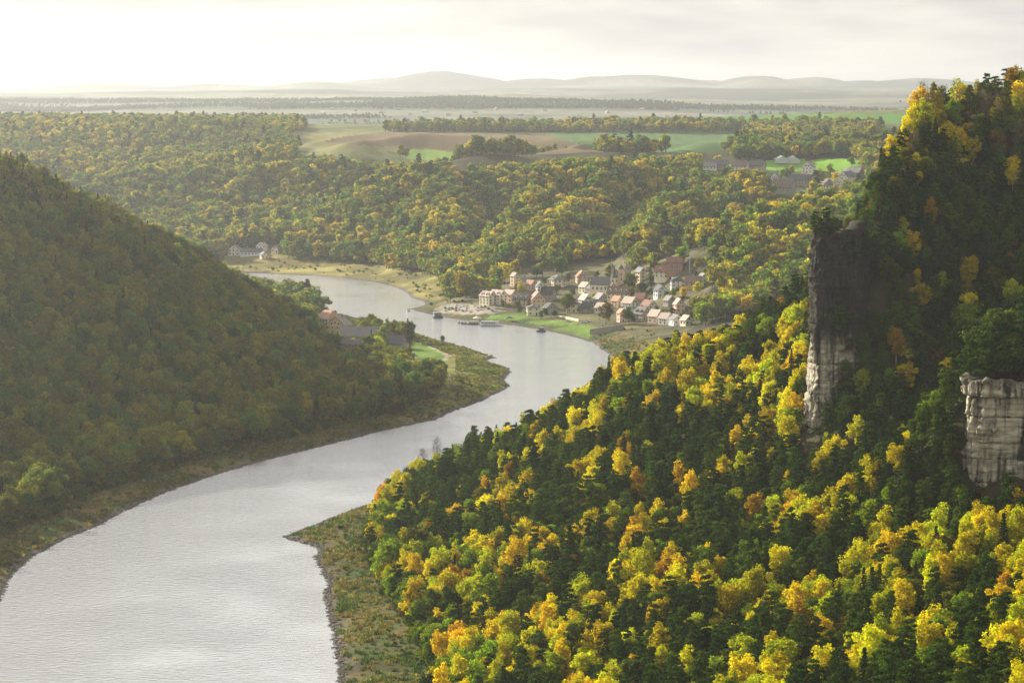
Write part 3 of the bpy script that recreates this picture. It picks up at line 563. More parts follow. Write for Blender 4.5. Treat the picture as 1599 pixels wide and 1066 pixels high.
def building(base, w, d, hw, rh, rot, wall, roof, label, cat='house', name='house', group=None, hip=0, windows=True, chimney=True, dormer=0, floors=None):
    x, y, z = base; root = link(name, None, loc=(x, y, z), rz=math.radians(rot)); tag(root, label, cat, group)
    fl = floors or max(1, int(round(hw / 2.9))); b = MB()
    if hip: b.box(-w / 2, w / 2, -d / 2, d / 2, -4, hw)
    else: b.prism([(-w / 2, -4), (w / 2, -4), (w / 2, hw), (0, hw + rh), (-w / 2, hw)], -d / 2, d / 2)
    b.box(-w / 2 - .12, w / 2 + .12, -d / 2 - .12, d / 2 + .12, -4.2, .5)
    link('wall', b.mesh('wall', [MAT['plaster_' + wall]]), root)
    rf = link('roof', ridge_roof(w, d, hw + .02, rh, .55, .32, hip).mesh('roof', [MAT['roof_' + roof]]), root)
    if chimney:
        link('chimney', MB().box(-.45, .45, -.45, .45, 0, rh * .55 + 1.3).box(-.55, .55, -.55, .55, rh * .55 + 1.3, rh * .55 + 1.5).mesh('chimney', [MAT['plaster_brick']]), rf, (w * .12, d * .22, hw + rh * .45))
    if windows:
        for f in range(fl):
            zz = f * (hw / fl) + hw / fl * .55
            n = max(1, int(w // 3.4))
            for i in range(n):
                xx = (i - (n - 1) / 2) * w / n
                if f == 0 and i == n // 2: link('door', DOOR, root, (xx, -d / 2, .05))
                else: link('window', WIN, root, (xx, -d / 2, zz))
            n = max(1, int(d // 3.6))
            for i in range(n):
                yy = (i - (n - 1) / 2) * d / n
                link('window', WIN, root, (-w / 2, yy, zz), -math.pi / 2)
                if abs((rot + 180) % 360 - 180) > 100 or rot > 15: link('window', WIN, root, (w / 2, yy, zz), math.pi / 2)
        if not hip and rh > 3:
            link('window', WIN, root, (0, -d / 2, hw + rh * .32))
            if rh > 4.5:
                for sx in (-1, 1): link('window', WIN, root, (sx * w * .17, -d / 2, hw + rh * .22 - .2))
    for i in range(dormer):
        yy = (i - (dormer - 1) / 2) * d / max(dormer, 1); zc = hw + rh * .38; xx = -w / 2 * .62
        dm = link('dormer', MB().prism([(-.9, -1.4), (.9, -1.4), (.9, .8), (0, 1.6), (-.9, .8)], -1.2, 2.2).mesh('dormer', [MAT['plaster_' + wall]]), root, (xx, yy, zc), -math.pi / 2)
        link('dormer_window', WIN, dm, (0, -1.2, 0))
    return root
VG = 'houses of the riverside village'
def at(px, py, ymin=2050): return G(px, py, ymin)
HOUSES = [  # px, py of the foot, width, depth, wall height, roof height, turn, wall, roof, label, dormers, hip
    (762, 475, 11, 17, 9.5, 4.6, -38, 'cream', 'rose', 'cream riverside hotel wing nearest the car park, pale roof', 2, 0),
    (778, 474, 11, 19, 10, 4.8, -38, 'cream', 'rose', 'middle cream hotel wing with pale pitched roof by the car park', 2, 0),
    (797, 471, 11, 16, 8.5, 4.6, -38, 'peach', 'rose', 'peach hotel wing right of the two cream ones', 0, 0),
    (804, 446, 7.5, 9, 11, 4, -30, 'peach', 'brown', 'tall narrow peach house at the wood edge above the hotel', 0, 0),
    (816, 477, 13, 17, 7, 5.5, 62, 'salmon', 'slate', 'slate-roofed house with brick walls just right of the hotel', 3, 0),
    (839, 479, 15, 15, 8.5, 8, -12, 'peach', 'red', 'large steep-gabled peach house behind the pale waterfront block', 0, 0),
    (832, 492, 13, 10, 8.5, 2.2, -8, 'cream', 'grey', 'pale three-storey block with low roof above the bright lawn', 0, .4),
    (858, 490, 15, 13, 5.5, 6, 20, 'stone', 'dark', 'dark-roofed stone house left of the big linden tree', 0, 0),
    (856, 468, 14, 14, 7, 7.5, 70, 'stone', 'dark', 'house with a big dark roof behind the steep peach gable', 0, 0),
    (870, 447, 16, 14, 8, 4.5, -25, 'cream', 'grey', 'large cream villa with pale grey roof high at the wood edge', 1, .5),
    (829, 452, 9, 11, 6, 4.5, -40, 'peach', 'orange', 'small peach house with orange roof below the tall narrow one', 0, 0),
    (843, 456, 9, 10, 7, 4.5, -15, 'white', 'slate', 'small white house left of the cream villa', 0, 0),
    (822, 446, 9, 12, 5.5, 4, 60, 'bluewhite', 'slate', 'bluish slate-roofed house beside the tall narrow peach one', 0, 0),
    (908, 440, 12, 12, 6.5, 6, -10, 'salmon', 'orange', 'bright orange gabled house standing alone at the wood edge', 0, 0),
    (914, 456, 10, 12, 6, 5, -35, 'cream', 'rose', 'cream house below the orange gabled house', 0, 0),
    (926, 459, 10, 11, 6, 5, -30, 'stone', 'slate', 'grey house left of the church spire', 0, 0),
    (951, 457, 9, 12, 6.5, 5, -40, 'white', 'rose', 'white house right of the church spire', 0, 0),
    (967, 466, 13, 24, 6, 7, 72, 'cream', 'brown', 'long house with a huge brown roof in the village centre', 4, 0),
    (914, 476, 10, 12, 6, 6, -30, 'white', 'red', 'white gabled house with red roof behind the linden tree', 0, 0),
    (938, 474, 12, 13, 5.5, 6, -25, 'stone', 'grey', 'pale-roofed house with dark gable below the church', 0, 0),
    (940, 488, 10, 13, 5.5, 5, -42, 'white', 'rose', 'white house half hidden behind the round brown beech', 0, 0),
    (896, 487, 15, 11, 8.5, 4, 0, 'cream', 'brown', 'cream three-storey house right of the big linden tree', 0, .4),
    (918, 487, 13, 12, 5, 6, 65, 'stone', 'dark', 'low house with dark roof next to the cream three-storey house', 0, 0),
    (964, 478, 9, 11, 6, 5, -38, 'peach', 'orange', 'peach house under the huge brown roof', 0, 0),
    (984, 481, 11, 15, 6, 6, -40, 'white', 'rose', 'white house with broad bright roof in the village centre', 0, 0),
    (1000, 474, 10, 12, 5.5, 5.5, 55, 'salmon', 'red', 'red-roofed salmon house behind the broad bright roof', 0, 0),
    (1013, 486, 11, 13, 6, 5.5, -35, 'white', 'red', 'white house with red roof right of the dark one', 0, 0),
    (971, 502, 8, 9, 9, 4, -20, 'salmon', 'orange', 'narrow tall salmon house between the two round trees', 0, 0),
    (1003, 500, 12, 14, 7, 6.5, 35, 'stone', 'dark', 'tall dark-roofed house right of the round green tree', 2, 0),
    (1024, 503, 10, 13, 6.5, 6, -40, 'salmon', 'rose', 'pinkish house with bright roof near the pine edge', 0, 0),
    (1040, 506, 10, 12, 6, 5, -42, 'white', 'rose', 'white house with bright roof, second from the pine edge', 0, 0),
    (1056, 507, 11, 12, 5.5, 4.5, -20, 'white', 'grey', 'low white house just above the dark pine tops', 0, 0),
    (1060, 487, 9, 11, 8, 5.5, -15, 'salmon', 'red', 'tall salmon gabled house at the right end of the village', 0, 0),
    (1031, 463, 11, 10, 7, 5, -25, 'bluewhite', 'slate', 'bluish white gabled house among gardens on the slope', 0, 0),
    (1058, 447, 14, 10, 6, 4, 5, 'bluewhite', 'slate', 'white house with slate roof below the brick manor', 2, .4),
    (1083, 448, 12, 16, 5.5, 6, 66, 'ochre', 'brown', 'ochre house with brown roof at the right village edge', 0, 0),
    (1041, 433, 13, 24, 6.5, 6, 78, 'cream', 'red', 'lower red-roofed wing of the brick manor on the slope', 2, 0),
    (1054, 425, 14, 17, 11, 5, 80, 'brick', 'red', 'tall brick manor block with red roof above the village', 0, 0),
    (1000, 440, 8, 10, 11, 4.5, -30, 'cream', 'slate', 'tall cream house beside the dark spruce', 0, 0),
    (1098, 440, 8, 9, 5, 4, -20, 'white', 'grey', 'small white house at the far right of the village', 0, 0),
    (1045, 476, 9, 10, 5, 4.5, 30, 'stone', 'grey', 'grey garden house left of the tall salmon gable', 0, 0),
    (1072, 508, 9, 10, 5.5, 4.5, -30, 'cream', 'rose', 'cream house peeping over the pines at the right end', 0, 0),
]
for a in HOUSES: building(at(a[0], a[1]), *(v * .78 for v in a[2:6]), abs(a[6]) if -46 < a[6] < 0 else a[6], *a[7:9], a[9], group=VG, dormer=a[10], hip=a[11])
HM = [(513, 508, 15, 19, 6, 6, 40, 'cream', 'orange', 'cream house with orange tiled roof farthest left on the near bank', 0, .5), (529, 520, 16, 15, 6.5, 6.5, -18, 'yellow', 'brown', 'yellow house with rounded brown gable roof on the near bank', 0, 0),
      (562, 533, 11, 27, 4.5, 6.5, 80, 'stone', 'grey', 'long grey-roofed barn on the near bank', 0, 0), (548, 550, 11, 18, 6, 2.6, 84, 'brick', 'dark', 'red brick house with flat dark roof below the long barn', 0, 0),
      (618, 545, 10, 14, 4.5, 5.5, 70, 'stone', 'slate', 'small slate-roofed house by the lawn on the near bank', 0, 0)]
for a in HM: building(at(a[0], a[1], 1830), *a[2:9], a[9], group='houses on the near bank', dormer=a[10], hip=a[11])
UV = [(1123, 264, 16, 20, 5, 6, 75, 'stone', 'slate', 'slate-roofed farmhouse left of the bright green pasture', 0, 0), (1103, 265, 12, 24, 4, 4, 82, 'white', 'grey', 'long low grey barn leftmost above the valley woods', 0, 0), (1156, 266, 13, 18, 5, 6, 70, 'white', 'brown', 'white farmhouse with brown roof below the bright pasture', 0, 0),
      (1183, 265, 12, 16, 5, 6, 60, 'stone', 'dark', 'dark-roofed house at the lower edge of the bright pasture', 0, 0), (1211, 289, 11, 14, 7, 8, -15, 'white', 'slate', 'steep white gabled house leftmost in the upper village', 0, 0), (1224, 299, 15, 24, 5, 9, 70, 'stone', 'brown', 'house with a big brown roof lowest in the upper village', 3, 0),
      (1246, 288, 13, 22, 5, 6, 80, 'stone', 'slate', 'long slate-roofed house in the middle of the upper village', 0, 0), (1258, 286, 10, 12, 6, 4, 20, 'brick', 'red', 'red brick house in the upper village', 0, 0), (1263, 270, 12, 14, 7, 6, -25, 'white', 'grey', 'pale house highest in the upper village', 0, 0),
      (1292, 299, 17, 16, 7, 7, 15, 'white', 'brown', 'white house with brown hipped roof beside a golden tree', 2, .45), (1310, 296, 14, 16, 7, 5, -20, 'cream', 'rose', 'cream house right of the white hipped one', 0, 0), (1323, 284, 12, 18, 6, 6, -40, 'white', 'slate', 'white gabled house by the country road', 0, 0),
      (1252, 303, 14, 9, 3.5, 2, 5, 'white', 'grey', 'low white shed below the long slate roof', 0, 0), (1337, 276, 12, 14, 5, 5, 50, 'stone', 'grey', 'grey house at the bend of the country road', 0, 0)]
for a in UV: building(at(a[0], a[1], 2800), *a[2:9], a[9], group='houses of the upper village', dormer=a[10], hip=a[11])
FH = [(367, 398, 17, 16, 9, 6, -10, 'white', 'grey', 'bright white house by the far river bend, leftmost', 0, 0), (393, 399, 14, 32, 6, 5, 85, 'bluewhite', 'slate', 'long bluish shed at the far river bend', 0, 0), (409, 392, 12, 14, 8, 5, -30, 'white', 'rose', 'white house above the long bluish shed', 0, 0),
      (412, 403, 11, 14, 5, 4, 20, 'cream', 'grey', 'cream house at the shore right of the bluish shed', 0, 0), (433, 394, 12, 15, 6, 5, -25, 'cream', 'brown', 'dim cream house farthest right at the far bend', 0, 0)]
for a in FH: building(at(a[0], a[1], 2750), *(v * .72 for v in a[2:6]), *a[6:9], a[9], group='houses at the far river bend', dormer=a[10], hip=a[11])
# church: nave, square tower, slate spire
cx, cyy, cz = at(940, 458); root = link('church', None, loc=(cx, cyy, cz), rz=math.radians(60)); tag(root, 'village church with slender dark slate spire', 'church')
link('nave', MB().prism([(-5, -4), (5, -4), (5, 8), (0, 14), (-5, 8)], -9, 9).mesh('nave', [MAT['plaster_cream']]), root); link('roof', ridge_roof(10, 18, 8.02, 6).mesh('roof', [MAT['roof_slate']]), root)
tw = link('tower', MB().box(-2.4, 2.4, -14, -9.2, -4, 14).mesh('tower', [MAT['plaster_cream']]), root)
link('spire', MB().tube([(0, -11.6, 13.9), (0, -11.6, 15.4), (0, -11.6, 16.6), (0, -11.6, 19), (0, -11.6, 25.5)], [3.3, 2.9, 1.5, 1.25, .06], 8).mesh('spire', [MAT['roof_slate']]), tw)
for i in range(4): link('window', WINB, root, (-5, -6 + i * 4, 4.5), -math.pi / 2); link('window', WINB, root, (5, -6 + i * 4, 4.5), math.pi / 2)
for a_, p in ((0, (0, -14, 11)), (math.pi / 2, (2.4, -11.6, 11)), (-math.pi / 2, (-2.4, -11.6, 11))): link('louvre', WINB, tw, p, a_)
# ruined castle walls above the village
rx, ry, rz_ = at(970, 443); root = link('castle_ruin', None, loc=(rx, ry, rz_)); tag(root, 'pale ruined castle walls and square tower on the spur above the church', 'castle')
link('tower', MB().box(-2.6, 2.6, -2.6, 2.6, -3, 12).box(-2.9, 2.9, -2.9, 2.9, 12, 12.6).mesh('tower', [MAT['plaster_peach']]), root); tr_ = link('tower_roof', MB().tube([(0, 0, 12.5), (0, 0, 16.5)], [4.1, .1], 4).mesh('tower_roof', [MAT['roof_slate']]), root); tr_.rotation_euler = (0, 0, math.pi / 4)
link('curtain_wall', MB().prism([(-8.5, -3), (-2.7, -3), (-2.7, 10), (-4, 13), (-5, 11), (-6, 15), (-7.2, 12), (-8.5, 21)], 1, 2.1).mesh('curtain_wall', [MAT['plaster_stone']]), root)
link('curtain_wall', MB().prism([(2.7, -3), (8, -3), (8, 17), (6.6, 21), (5.6, 16), (4.4, 18), (2.7, 12)], 4, 5.2).mesh('curtain_wall', [MAT['plaster_stone']]), root)
for p in ((-6.5, 1, 6), (6, 4, 8), (6, 4, 13), (0, -2.6, 8), (0, -2.6, 4)): link('window', WIN, root, p)
# greenhouses
for k, (px, lb) in enumerate([(1219, 'left of two pale glass greenhouses above the bright pasture'), (1237, 'right of two pale glass greenhouses above the bright pasture')]):
    gx_, gy_, gz_ = at(px, 252, 3250); root = link('greenhouse', None, loc=(gx_, gy_, gz_)); tag(root, lb, 'greenhouse', 'greenhouses by the pasture')
    w = 14.5; link('glass_wall', MB().prism([(-w / 2, -2), (w / 2, -2), (w / 2, 2.2), (-w / 2, 2.2)], -20, 20).prism([(-w / 2, 2.2), (w / 2, 2.2), (0, 6.8)], -20, -19.7).mesh('glass_wall', [MAT['greenhouse_glass']]), root)
    link('glass_roof', ridge_roof(w, 40, 2.25, 4.6, .2, .2).mesh('glass_roof', [MAT['greenhouse_glass']]), root)
    for q in range(-3, 4): link('glazing_bar', MB().box(-.12, .12, -20.2, -19.75, -1.5, 2.3 + 4.4 * (1 - abs(q) / 3.6)).mesh('glazing_bar', [MAT['dark_metal']]), root, (q * 2, 0, 0))
# quay wall and promenade wall
def wall_line(pts, h, label, mat, name='stone_wall', ymin=2050, th=.8):
    Q = [at(p[0], p[1], ymin) for p in pts]; b = MB(); o = Q[0]
    for a, c in zip(Q[:-1], Q[1:]):
        dx, dy = c[0] - a[0], c[1] - a[1]; ln = math.hypot(dx, dy); nx, ny = -dy / ln * th, dx / ln * th
        V = [(a[0], a[1], a[2] - 2), (c[0], c[1], c[2] - 2), (c[0] + nx, c[1] + ny, c[2] - 2), (a[0] + nx, a[1] + ny, a[2] - 2)]; V += [(v[0], v[1], z) for v, z in zip(V, (a[2] + h, c[2] + h, c[2] + h, a[2] + h))]
        b.add([(v[0] - o[0], v[1] - o[1], v[2] - o[2]) for v in V], [(0, 3, 2, 1), (4, 5, 6, 7), (0, 1, 5, 4), (1, 2, 6, 5), (2, 3, 7, 6), (3, 0, 4, 7)])
    ob = link(name, b.mesh(name, [MAT[mat]]), None, o); tag(ob, label, 'wall')
wall_line([(921, 523), (935, 521), (955, 518), (975, 514)], 4.5, 'dark stone quay wall at the right end of the lawns', 'plaster_stone')
wall_line([(846, 497), (872, 496), (890, 499), (903, 502)], 1.8, 'low sandy promenade wall above the bright lawns', 'plaster_cream')
wall_line([(772, 483), (790, 484), (812, 487)], 1.2, 'low pale wall between the car park and the lawn', 'plaster_stone')
# floodlight mast
mx_, my_, mz_ = at(1077, 426); root = link('light_mast', None, loc=(mx_, my_, mz_)); tag(root, 'tall thin light mast above the brick manor', 'light mast')
link('pole', MB().tube([(0, 0, -1), (0, 0, 15)], [.25, .16], 8).mesh('pole', [MAT['pale_metal']]), root); link('lamp_head', MB().box(-2.8, .4, -.35, .35, 14.8, 15.5).mesh('lamp_head', [MAT['pale_metal']]), root)
# ------------------------------------------------------------------ cars
CARC = dict(white=(.75, .75, .74), silver=(.5, .51, .52), grey=(.16, .165, .17), black=(.02, .02, .022), red=(.32, .03, .025), blue=(.04, .08, .22))
for k_, c in CARC.items(): simple('car_' + k_, c, .3, .05, 1)
simple('tyre', (.02, .02, .02), .9, .1)
WHEEL = MB().tube([(-.12, 0, 0), (.12, 0, 0)], [.33, .33], 12).mesh('wheel', [MAT['tyre']])
def car_meshes(c):
    pr = [(-2.1, .35), (2.1, .35), (2.15, .75), (1.95, .95), (1.0, 1.02), (-1.6, 1.05), (-2.1, .95), (-2.15, .6)]
    cab = [(-1.65, 1.04), (1.0, 1.01), (.35, 1.48), (-1.2, 1.5)]
    rotp = lambda b: MB().add([(y, -x, z) for x, y, z in b.v], b.f)
    body = rotp(MB().prism(pr, -.88, .88)); roofp = rotp(MB().prism([(.42, 1.44), (.3, 1.52), (-1.2, 1.54), (-1.28, 1.45)], -.72, .72)); glass = rotp(MB().prism(cab, -.78, .78))
    return body.mesh('car_body', [MAT['car_' + c]]), roofp.mesh('car_roof', [MAT['car_' + c]]), glass.mesh('car_glass', [MAT['window_glass']])
CARM = {c: car_meshes(c) for c in CARC}
def car(p, rz, c, label, group, s=1.0):
    root = link('parked_car', None, loc=p, rz=rz, scale=(s, s, s)); tag(root, label, 'car', group); a, b, g = CARM[c]
    link('body', a, root); link('roof', b, root); link('window', g, root)
    for sx in (-.8, .8):
        for sy in (-1.3, 1.3): link('wheel', WHEEL, root, (sx, sy, .33))
CPK = []; CPQ = [G(px, py, 2100)[:2] for px, py in [(684, 485), (702, 477), (762, 480), (776, 487), (720, 489.5)]]
xa, xb = min(q[0] for q in CPQ), max(q[0] for q in CPQ); ya, yb = min(q[1] for q in CPQ), max(q[1] for q in CPQ)
for r_ in np.arange(ya + 3, yb, 11.5):
    for x_ in np.arange(xa, xb, 3.1):
        if inpoly(np.array([x_]), np.array([r_]), CPQ)[0] and rng.uniform() < .62: CPK.append((x_ + rng.normal() * .25, r_ + rng.normal() * .5))
print('CARS', len(CPK))
cn_ = list(CARC); lab = {}
pick_ = [cn_[rng.choice(6, p=[.42, .26, .14, .08, .05, .05])] for _ in CPK]
CZ = H(np.array([p[0] for p in CPK]), np.array([p[1] for p in CPK]))
ORD = ['first', 'second', 'third', 'fourth', 'fifth', 'sixth', 'seventh', 'eighth', 'ninth', 'tenth', 'eleventh', 'twelfth', 'thirteenth', 'fourteenth', 'fifteenth', 'sixteenth', 'seventeenth', 'eighteenth', 'nineteenth', 'twentieth']
rowk = {}
for i in sorted(range(len(CPK)), key=lambda i: CPK[i][0]):
    r_ = int((CPK[i][1] - ya) // 11.5); rowk.setdefault((r_, pick_[i]), []).append(i)
rown = ['row nearest the river', 'second row from the river', 'third row from the river', 'fourth row from the river', 'fifth row from the river', 'sixth row from the river', 'seventh row from the river', 'eighth row from the river', 'ninth row from the river']
rids = sorted({k[0] for k in rowk})
for (r_, c), ids in rowk.items():
    for j, i in enumerate(ids):
        lb = f"{c} car, car park, {rown[min(rids.index(r_), 8)]}" + ('' if len(ids) == 1 else f', {ORD[min(j, 19)]} {c} one from left')
        car((CPK[i][0], CPK[i][1], float(CZ[i]) + .03), rng.normal() * .06 + .15, c, lb, 'cars in the riverside car park')
for px, py, c, lb, s in [(560, 594, 'white', 'white van parked under dark trees on the near bank, left one', 1.5), (571, 597, 'white', 'white car parked under dark trees on the near bank, right one', 1.15), (807, 503, 'silver', 'silver car on the grass slope by the landing stages', 1), (912, 504, 'white', 'white car on the quay road beside the lawns, left one', 1.1), (918, 503, 'silver', 'silver car on the quay road beside the lawns, right one', 1.1), (888, 503, 'white', 'white car below the promenade wall', 1)]:
    x_, y_, z_ = G(px, py, 1600); car((x_, y_, z_ + .03), 1.1, c, lb, 'cars near the river', s)
# ------------------------------------------------------------------ boats and landing stages
def barge(px, py, ln, w, rz, cab, hullm, cabm, label, name='boat', cat='boat', deckh=1.1):
    r = ray(px, py); t = -CAMZ / r[2]; root = link(name, None, loc=(r[0] * t, r[1] * t, 0), rz=rz); tag(root, label, cat, 'boats and landing stages below the village')
    b = MB(); n = 10; S = [(-.5, .55), (-.4, .85), (-.2, 1), (.2, 1), (.36, .8), (.45, .45), (.5, .06)]; V = []
    for sx, sw in S: V += [(sx * ln, -sw * w / 2, deckh), (sx * ln, -sw * w * .38, -.5), (sx * ln, sw * w * .38, -.5), (sx * ln, sw * w / 2, deckh)]
    F = []
    for i in range(len(S) - 1):
        for k in range(4): F.append((4 * i + k, 4 * i + (k + 1) % 4, 4 * i + 4 + (k + 1) % 4, 4 * i + 4 + k))
    F += [(3, 2, 1, 0), tuple(4 * (len(S) - 1) + k for k in range(4))]; b.add(V, F); link('hull', b.mesh('hull', [MAT[hullm]]), root)
    if cab:
        c0, c1, ch = cab; link('cabin', MB().box(c0 * ln, c1 * ln, -w * .36, w * .36, deckh, deckh + ch).mesh('cabin', [MAT[cabm]]), root); link('cabin_roof', MB().box(c0 * ln - .4, c1 * ln + .4, -w * .42, w * .42, deckh + ch, deckh + ch + .25).mesh('cabin_roof', [MAT['pale_metal']]), root)
        for q in range(max(2, int((c1 - c0) * ln / 2))):
            xx = c0 * ln + 1 + q * 2
            if xx < c1 * ln - .5:
                for sy in (-1, 1): link('window', WIN, root, (xx, sy * w * .36, deckh + ch * .55), 0 if sy < 0 else math.pi, (.9, 1, .7))
    link('rail', MB().tube([(-.42 * ln, -w * .42, deckh + .9), (.3 * ln, -w * .46, deckh + .9)], [.05, .05], 5).tube([(-.42 * ln, -w * .42, deckh), (-.42 * ln, -w * .42, deckh + .9)], [.05, .05], 5).tube([(.3 * ln, -w * .46, deckh), (.3 * ln, -w * .46, deckh + .9)], [.05, .05], 5).mesh('rail', [MAT['pale_metal']]), root)
    return root
barge(684, 496, 9, 5, .25, (-.4, .3, 3.2), 'dark_metal', 'dark_metal', 'dark boxy landing stage leftmost below the car park', 'landing_stage', 'landing stage')
barge(735, 506.5, 16, 4, -.12, (-.1, .4, 1.6), 'dark_metal', 'plaster_stone', 'low dark pontoon with a small hut left of the ferry landing', 'pontoon', 'pontoon', .7)
barge(768, 509, 19, 5.5, -.16, (-.45, .28, 2.6), 'pale_metal', 'white_frame', 'pale passenger landing boat moored below the lawns')
barge(845, 518, 7.5, 3.6, -.3, (-.2, .25, 2.2), 'dark_metal', 'dark_metal', 'small dark ferry boat rightmost at the grassy bank')
barge(638, 486, 7, 2.6, 1.3, (-.3, .2, 1.5), 'white_frame', 'white_frame', 'white motor boat at the point of the groyne')
for px, lb in [(717, 'small float left end of the pontoon row'), (722, 'small float second in the pontoon row'), (727, 'small float third in the pontoon row, next to the pontoon')]:
    r = ray(px, 504.5); t = -CAMZ / r[2]; o = link('float', MB().tube([(-.9, 0, .25), (.9, 0, .25)], [.65, .65], 10).box(-.12, .12, -.12, .12, .8, 1.7).mesh('float', [MAT['dark_metal']]), None, (r[0] * t, r[1] * t, 0), -.1); tag(o, lb, 'float', 'floats beside the pontoon')
# parasol tents on the lawn
for px, py, lb in [(795, 501, 'dark green pavilion tent on the lawn above the ferry landing'), (745, 501, 'pale pavilion tent by the pontoon')]:
    x_, y_, z_ = G(px, py, 2050); root = link('pavilion_tent', None, loc=(x_, y_, z_)); tag(root, lb, 'tent', 'pavilion tents by the river')
    link('canopy', MB().tube([(0, 0, 2.2), (0, 0, 2.5), (0, 0, 4.0)], [3.6, 3.5, .1], 8).mesh('canopy', [MAT['roof_slate' if 'dark' in lb else 'plaster_cream']]), root)
    for a_ in range(4): link('post', MB().tube([(2.4 * math.cos(a_ * 1.571 + .78), 2.4 * math.sin(a_ * 1.571 + .78), -.3), (2.4 * math.cos(a_ * 1.571 + .78), 2.4 * math.sin(a_ * 1.571 + .78), 2.3)], [.08, .08], 6).mesh('post', [MAT['dark_metal']]), root)
# river mark on the near right bank
x_, y_, z_ = G(617, 771, 1000); root = link('river_mark', None, loc=(x_, y_, z_)); tag(root, 'thin river mark post with round topmark on the right bank', 'river mark')
link('post', MB().tube([(0, 0, -.5), (0, 0, 3.2)], [.09, .07], 8).mesh('post', [MAT['dark_metal']]), root); link('topmark', MB().tube([(0, 0, 3.1), (0, 0, 3.35), (0, 0, 3.75), (0, 0, 4.0)], [.1, .42, .42, .1], 10).mesh('topmark', [MAT['dark_metal']]), root)
# ------------------------------------------------------------------ stones along the shores
def stones(name, label, n, sel, smin, smax):
    t_ = np.array([(1 + math.sqrt(5)) / 2]); ico = bmesh.new(); bmesh.ops.create_icosphere(ico, subdivisions=1, radius=1); IV = np.array([v.co[:] for v in ico.verts]); IF = np.array([[v.index for v in f.verts] for f in ico.faces]); ico.free()
    P = sel(n); k = len(P); s = rng.uniform(smin, smax, k) ** 1.0; J = rng.uniform(.65, 1.25, (k, len(IV), 1)); Vv = IV[None] * J * (s[:, None, None] * np.stack([rng.uniform(.8, 1.4, k), rng.uniform(.8, 1.4, k), rng.uniform(.45, .8, k)], 1)[:, None]) + P[:, None]
    F = (IF[None] + (np.arange(k) * len(IV))[:, None, None]).reshape(-1, 3); tag(link(name, mesh_np(name, Vv.reshape(-1, 3), F, [MAT['plaster_pebble']])), label, 'stones', kind='stuff')
simple('plaster_pebble', (.13, .115, .095), .95, .5, .4)
def shore_pts(pxs, spread):
    def f(n):
        Q = np.array([G0(*p) for p in pxs]); seg = np.r_[0, np.cumsum(np.hypot(*np.diff(Q, axis=0).T))]; u_ = rng.uniform(0, seg[-1], n); x = np.interp(u_, seg, Q[:, 0]) + rng.normal(size=n) * spread; y = np.interp(u_, seg, Q[:, 1]) + rng.normal(size=n) * spread
        h = H(x, y); m_ = (h > -.7) & (h < 1.2); return np.stack([x, y, h], 1)[m_]
    return f
stones('shore_stones', 'dark boulders and gravel along the right shore', 2600, shore_pts(right_px, 1.6), .2, .75)
stones('shore_stones', 'dark gravel and stones along the left shore', 3200, shore_pts(left_px[:22], 1.5), .2, .7)

# ------------------------------------------------------------------ far settlements in the lowland
DH = MB().prism([(-6, -2), (6, -2), (6, 6), (0, 11), (-6, 6)], -9, 9).mesh('distant_house', [MAT['plaster_stone']])
dpx = sorted([488, 505, 520, 541, 556, 578, 596, 622, 640, 664, 700, 742, 775, 812, 850, 905, 948, 1002, 1040])
for k, px in enumerate(dpx):
    yy = 7600 + 900 * ((k * 7) % 5) / 4; xx = (px - 799.5) / FPX * yy; o = link('distant_house', DH, None, (xx, yy, float(H(np.array([xx]), np.array([yy]))[0])), .8 * k, (.8, .8, .7))
    tag(o, f'tiny pale house in the hazy lowland, {ORD[k]} from the left' if k < 19 else 'tiny pale house', 'house', 'far houses in the lowland')
# ------------------------------------------------------------------ where the trees stand
YEL = [(.70, .58, .008), (.70, .53, .008), (.62, .57, .01), (.48, .51, .012)]; ORA = [(.62, .41, .012), (.56, .33, .012)]; RUS = [(.22, .14, .02)]
LIM = [(.24, .34, .015), (.19, .27, .015)]; GRN = [(.06, .11, .014), (.045, .085, .014), (.085, .13, .014)]; OLI = [(.13, .15, .018), (.16, .16, .018), (.11, .12, .018), (.11, .14, .022)]; OCH = [(.27, .24, .016), (.32, .28, .016), (.22, .205, .016)]
PIN = [(.055, .10, .012), (.07, .12, .012), (.042, .08, .012), (.09, .135, .013)]; SPR = [(.03, .058, .012), (.035, .065, .016)]; TWI = [(.2, .15, .08)]
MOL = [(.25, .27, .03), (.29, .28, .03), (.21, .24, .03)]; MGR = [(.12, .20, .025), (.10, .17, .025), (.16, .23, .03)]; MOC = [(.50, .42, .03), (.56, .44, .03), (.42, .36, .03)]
def jitter(y0, y1, s, um=1.13, x0=None):
    ys = np.arange(y0, y1, s * .88); out = []
    for k, y in enumerate(ys):
        w = .1835 * y * um + 25; xs = np.arange(-w, w, s) + (k % 2) * s * .5
        out.append(np.stack([xs, np.full(len(xs), y)], 1))
    P = np.concatenate(out); return P + rng.uniform(-.42, .42, P.shape) * s
def choose(groups, probs):
    """per point: probs (n,k) -> flat choice"""
    c = np.cumsum(probs / probs.sum(1, keepdims=True), 1); r = rng.uniform(size=len(probs))[:, None]; return (r > c).sum(1).clip(0, probs.shape[1] - 1)
KINDS = {'birch': ['a_birch%d' % k for k in range(4)], 'beech': ['b_beech%d' % k for k in range(4)], 'pine': ['c_pine%d' % k for k in range(4)], 'spruce': ['d_spruce0', 'd_spruce1'],
         'bare': ['e_bare0', 'e_bare1'], 'farleaf': ['f_farleaf%d' % k for k in range(3)], 'farpine': ['g_farpine0', 'g_farpine1'], 'shrub': ['h_shrub0', 'h_shrub1'], 'tuft': ['i_tuft0', 'i_tuft1']}
TR = dict(x=[], y=[], z=[], kind=[], pick=[], tint=[], sc=[], reg=[])
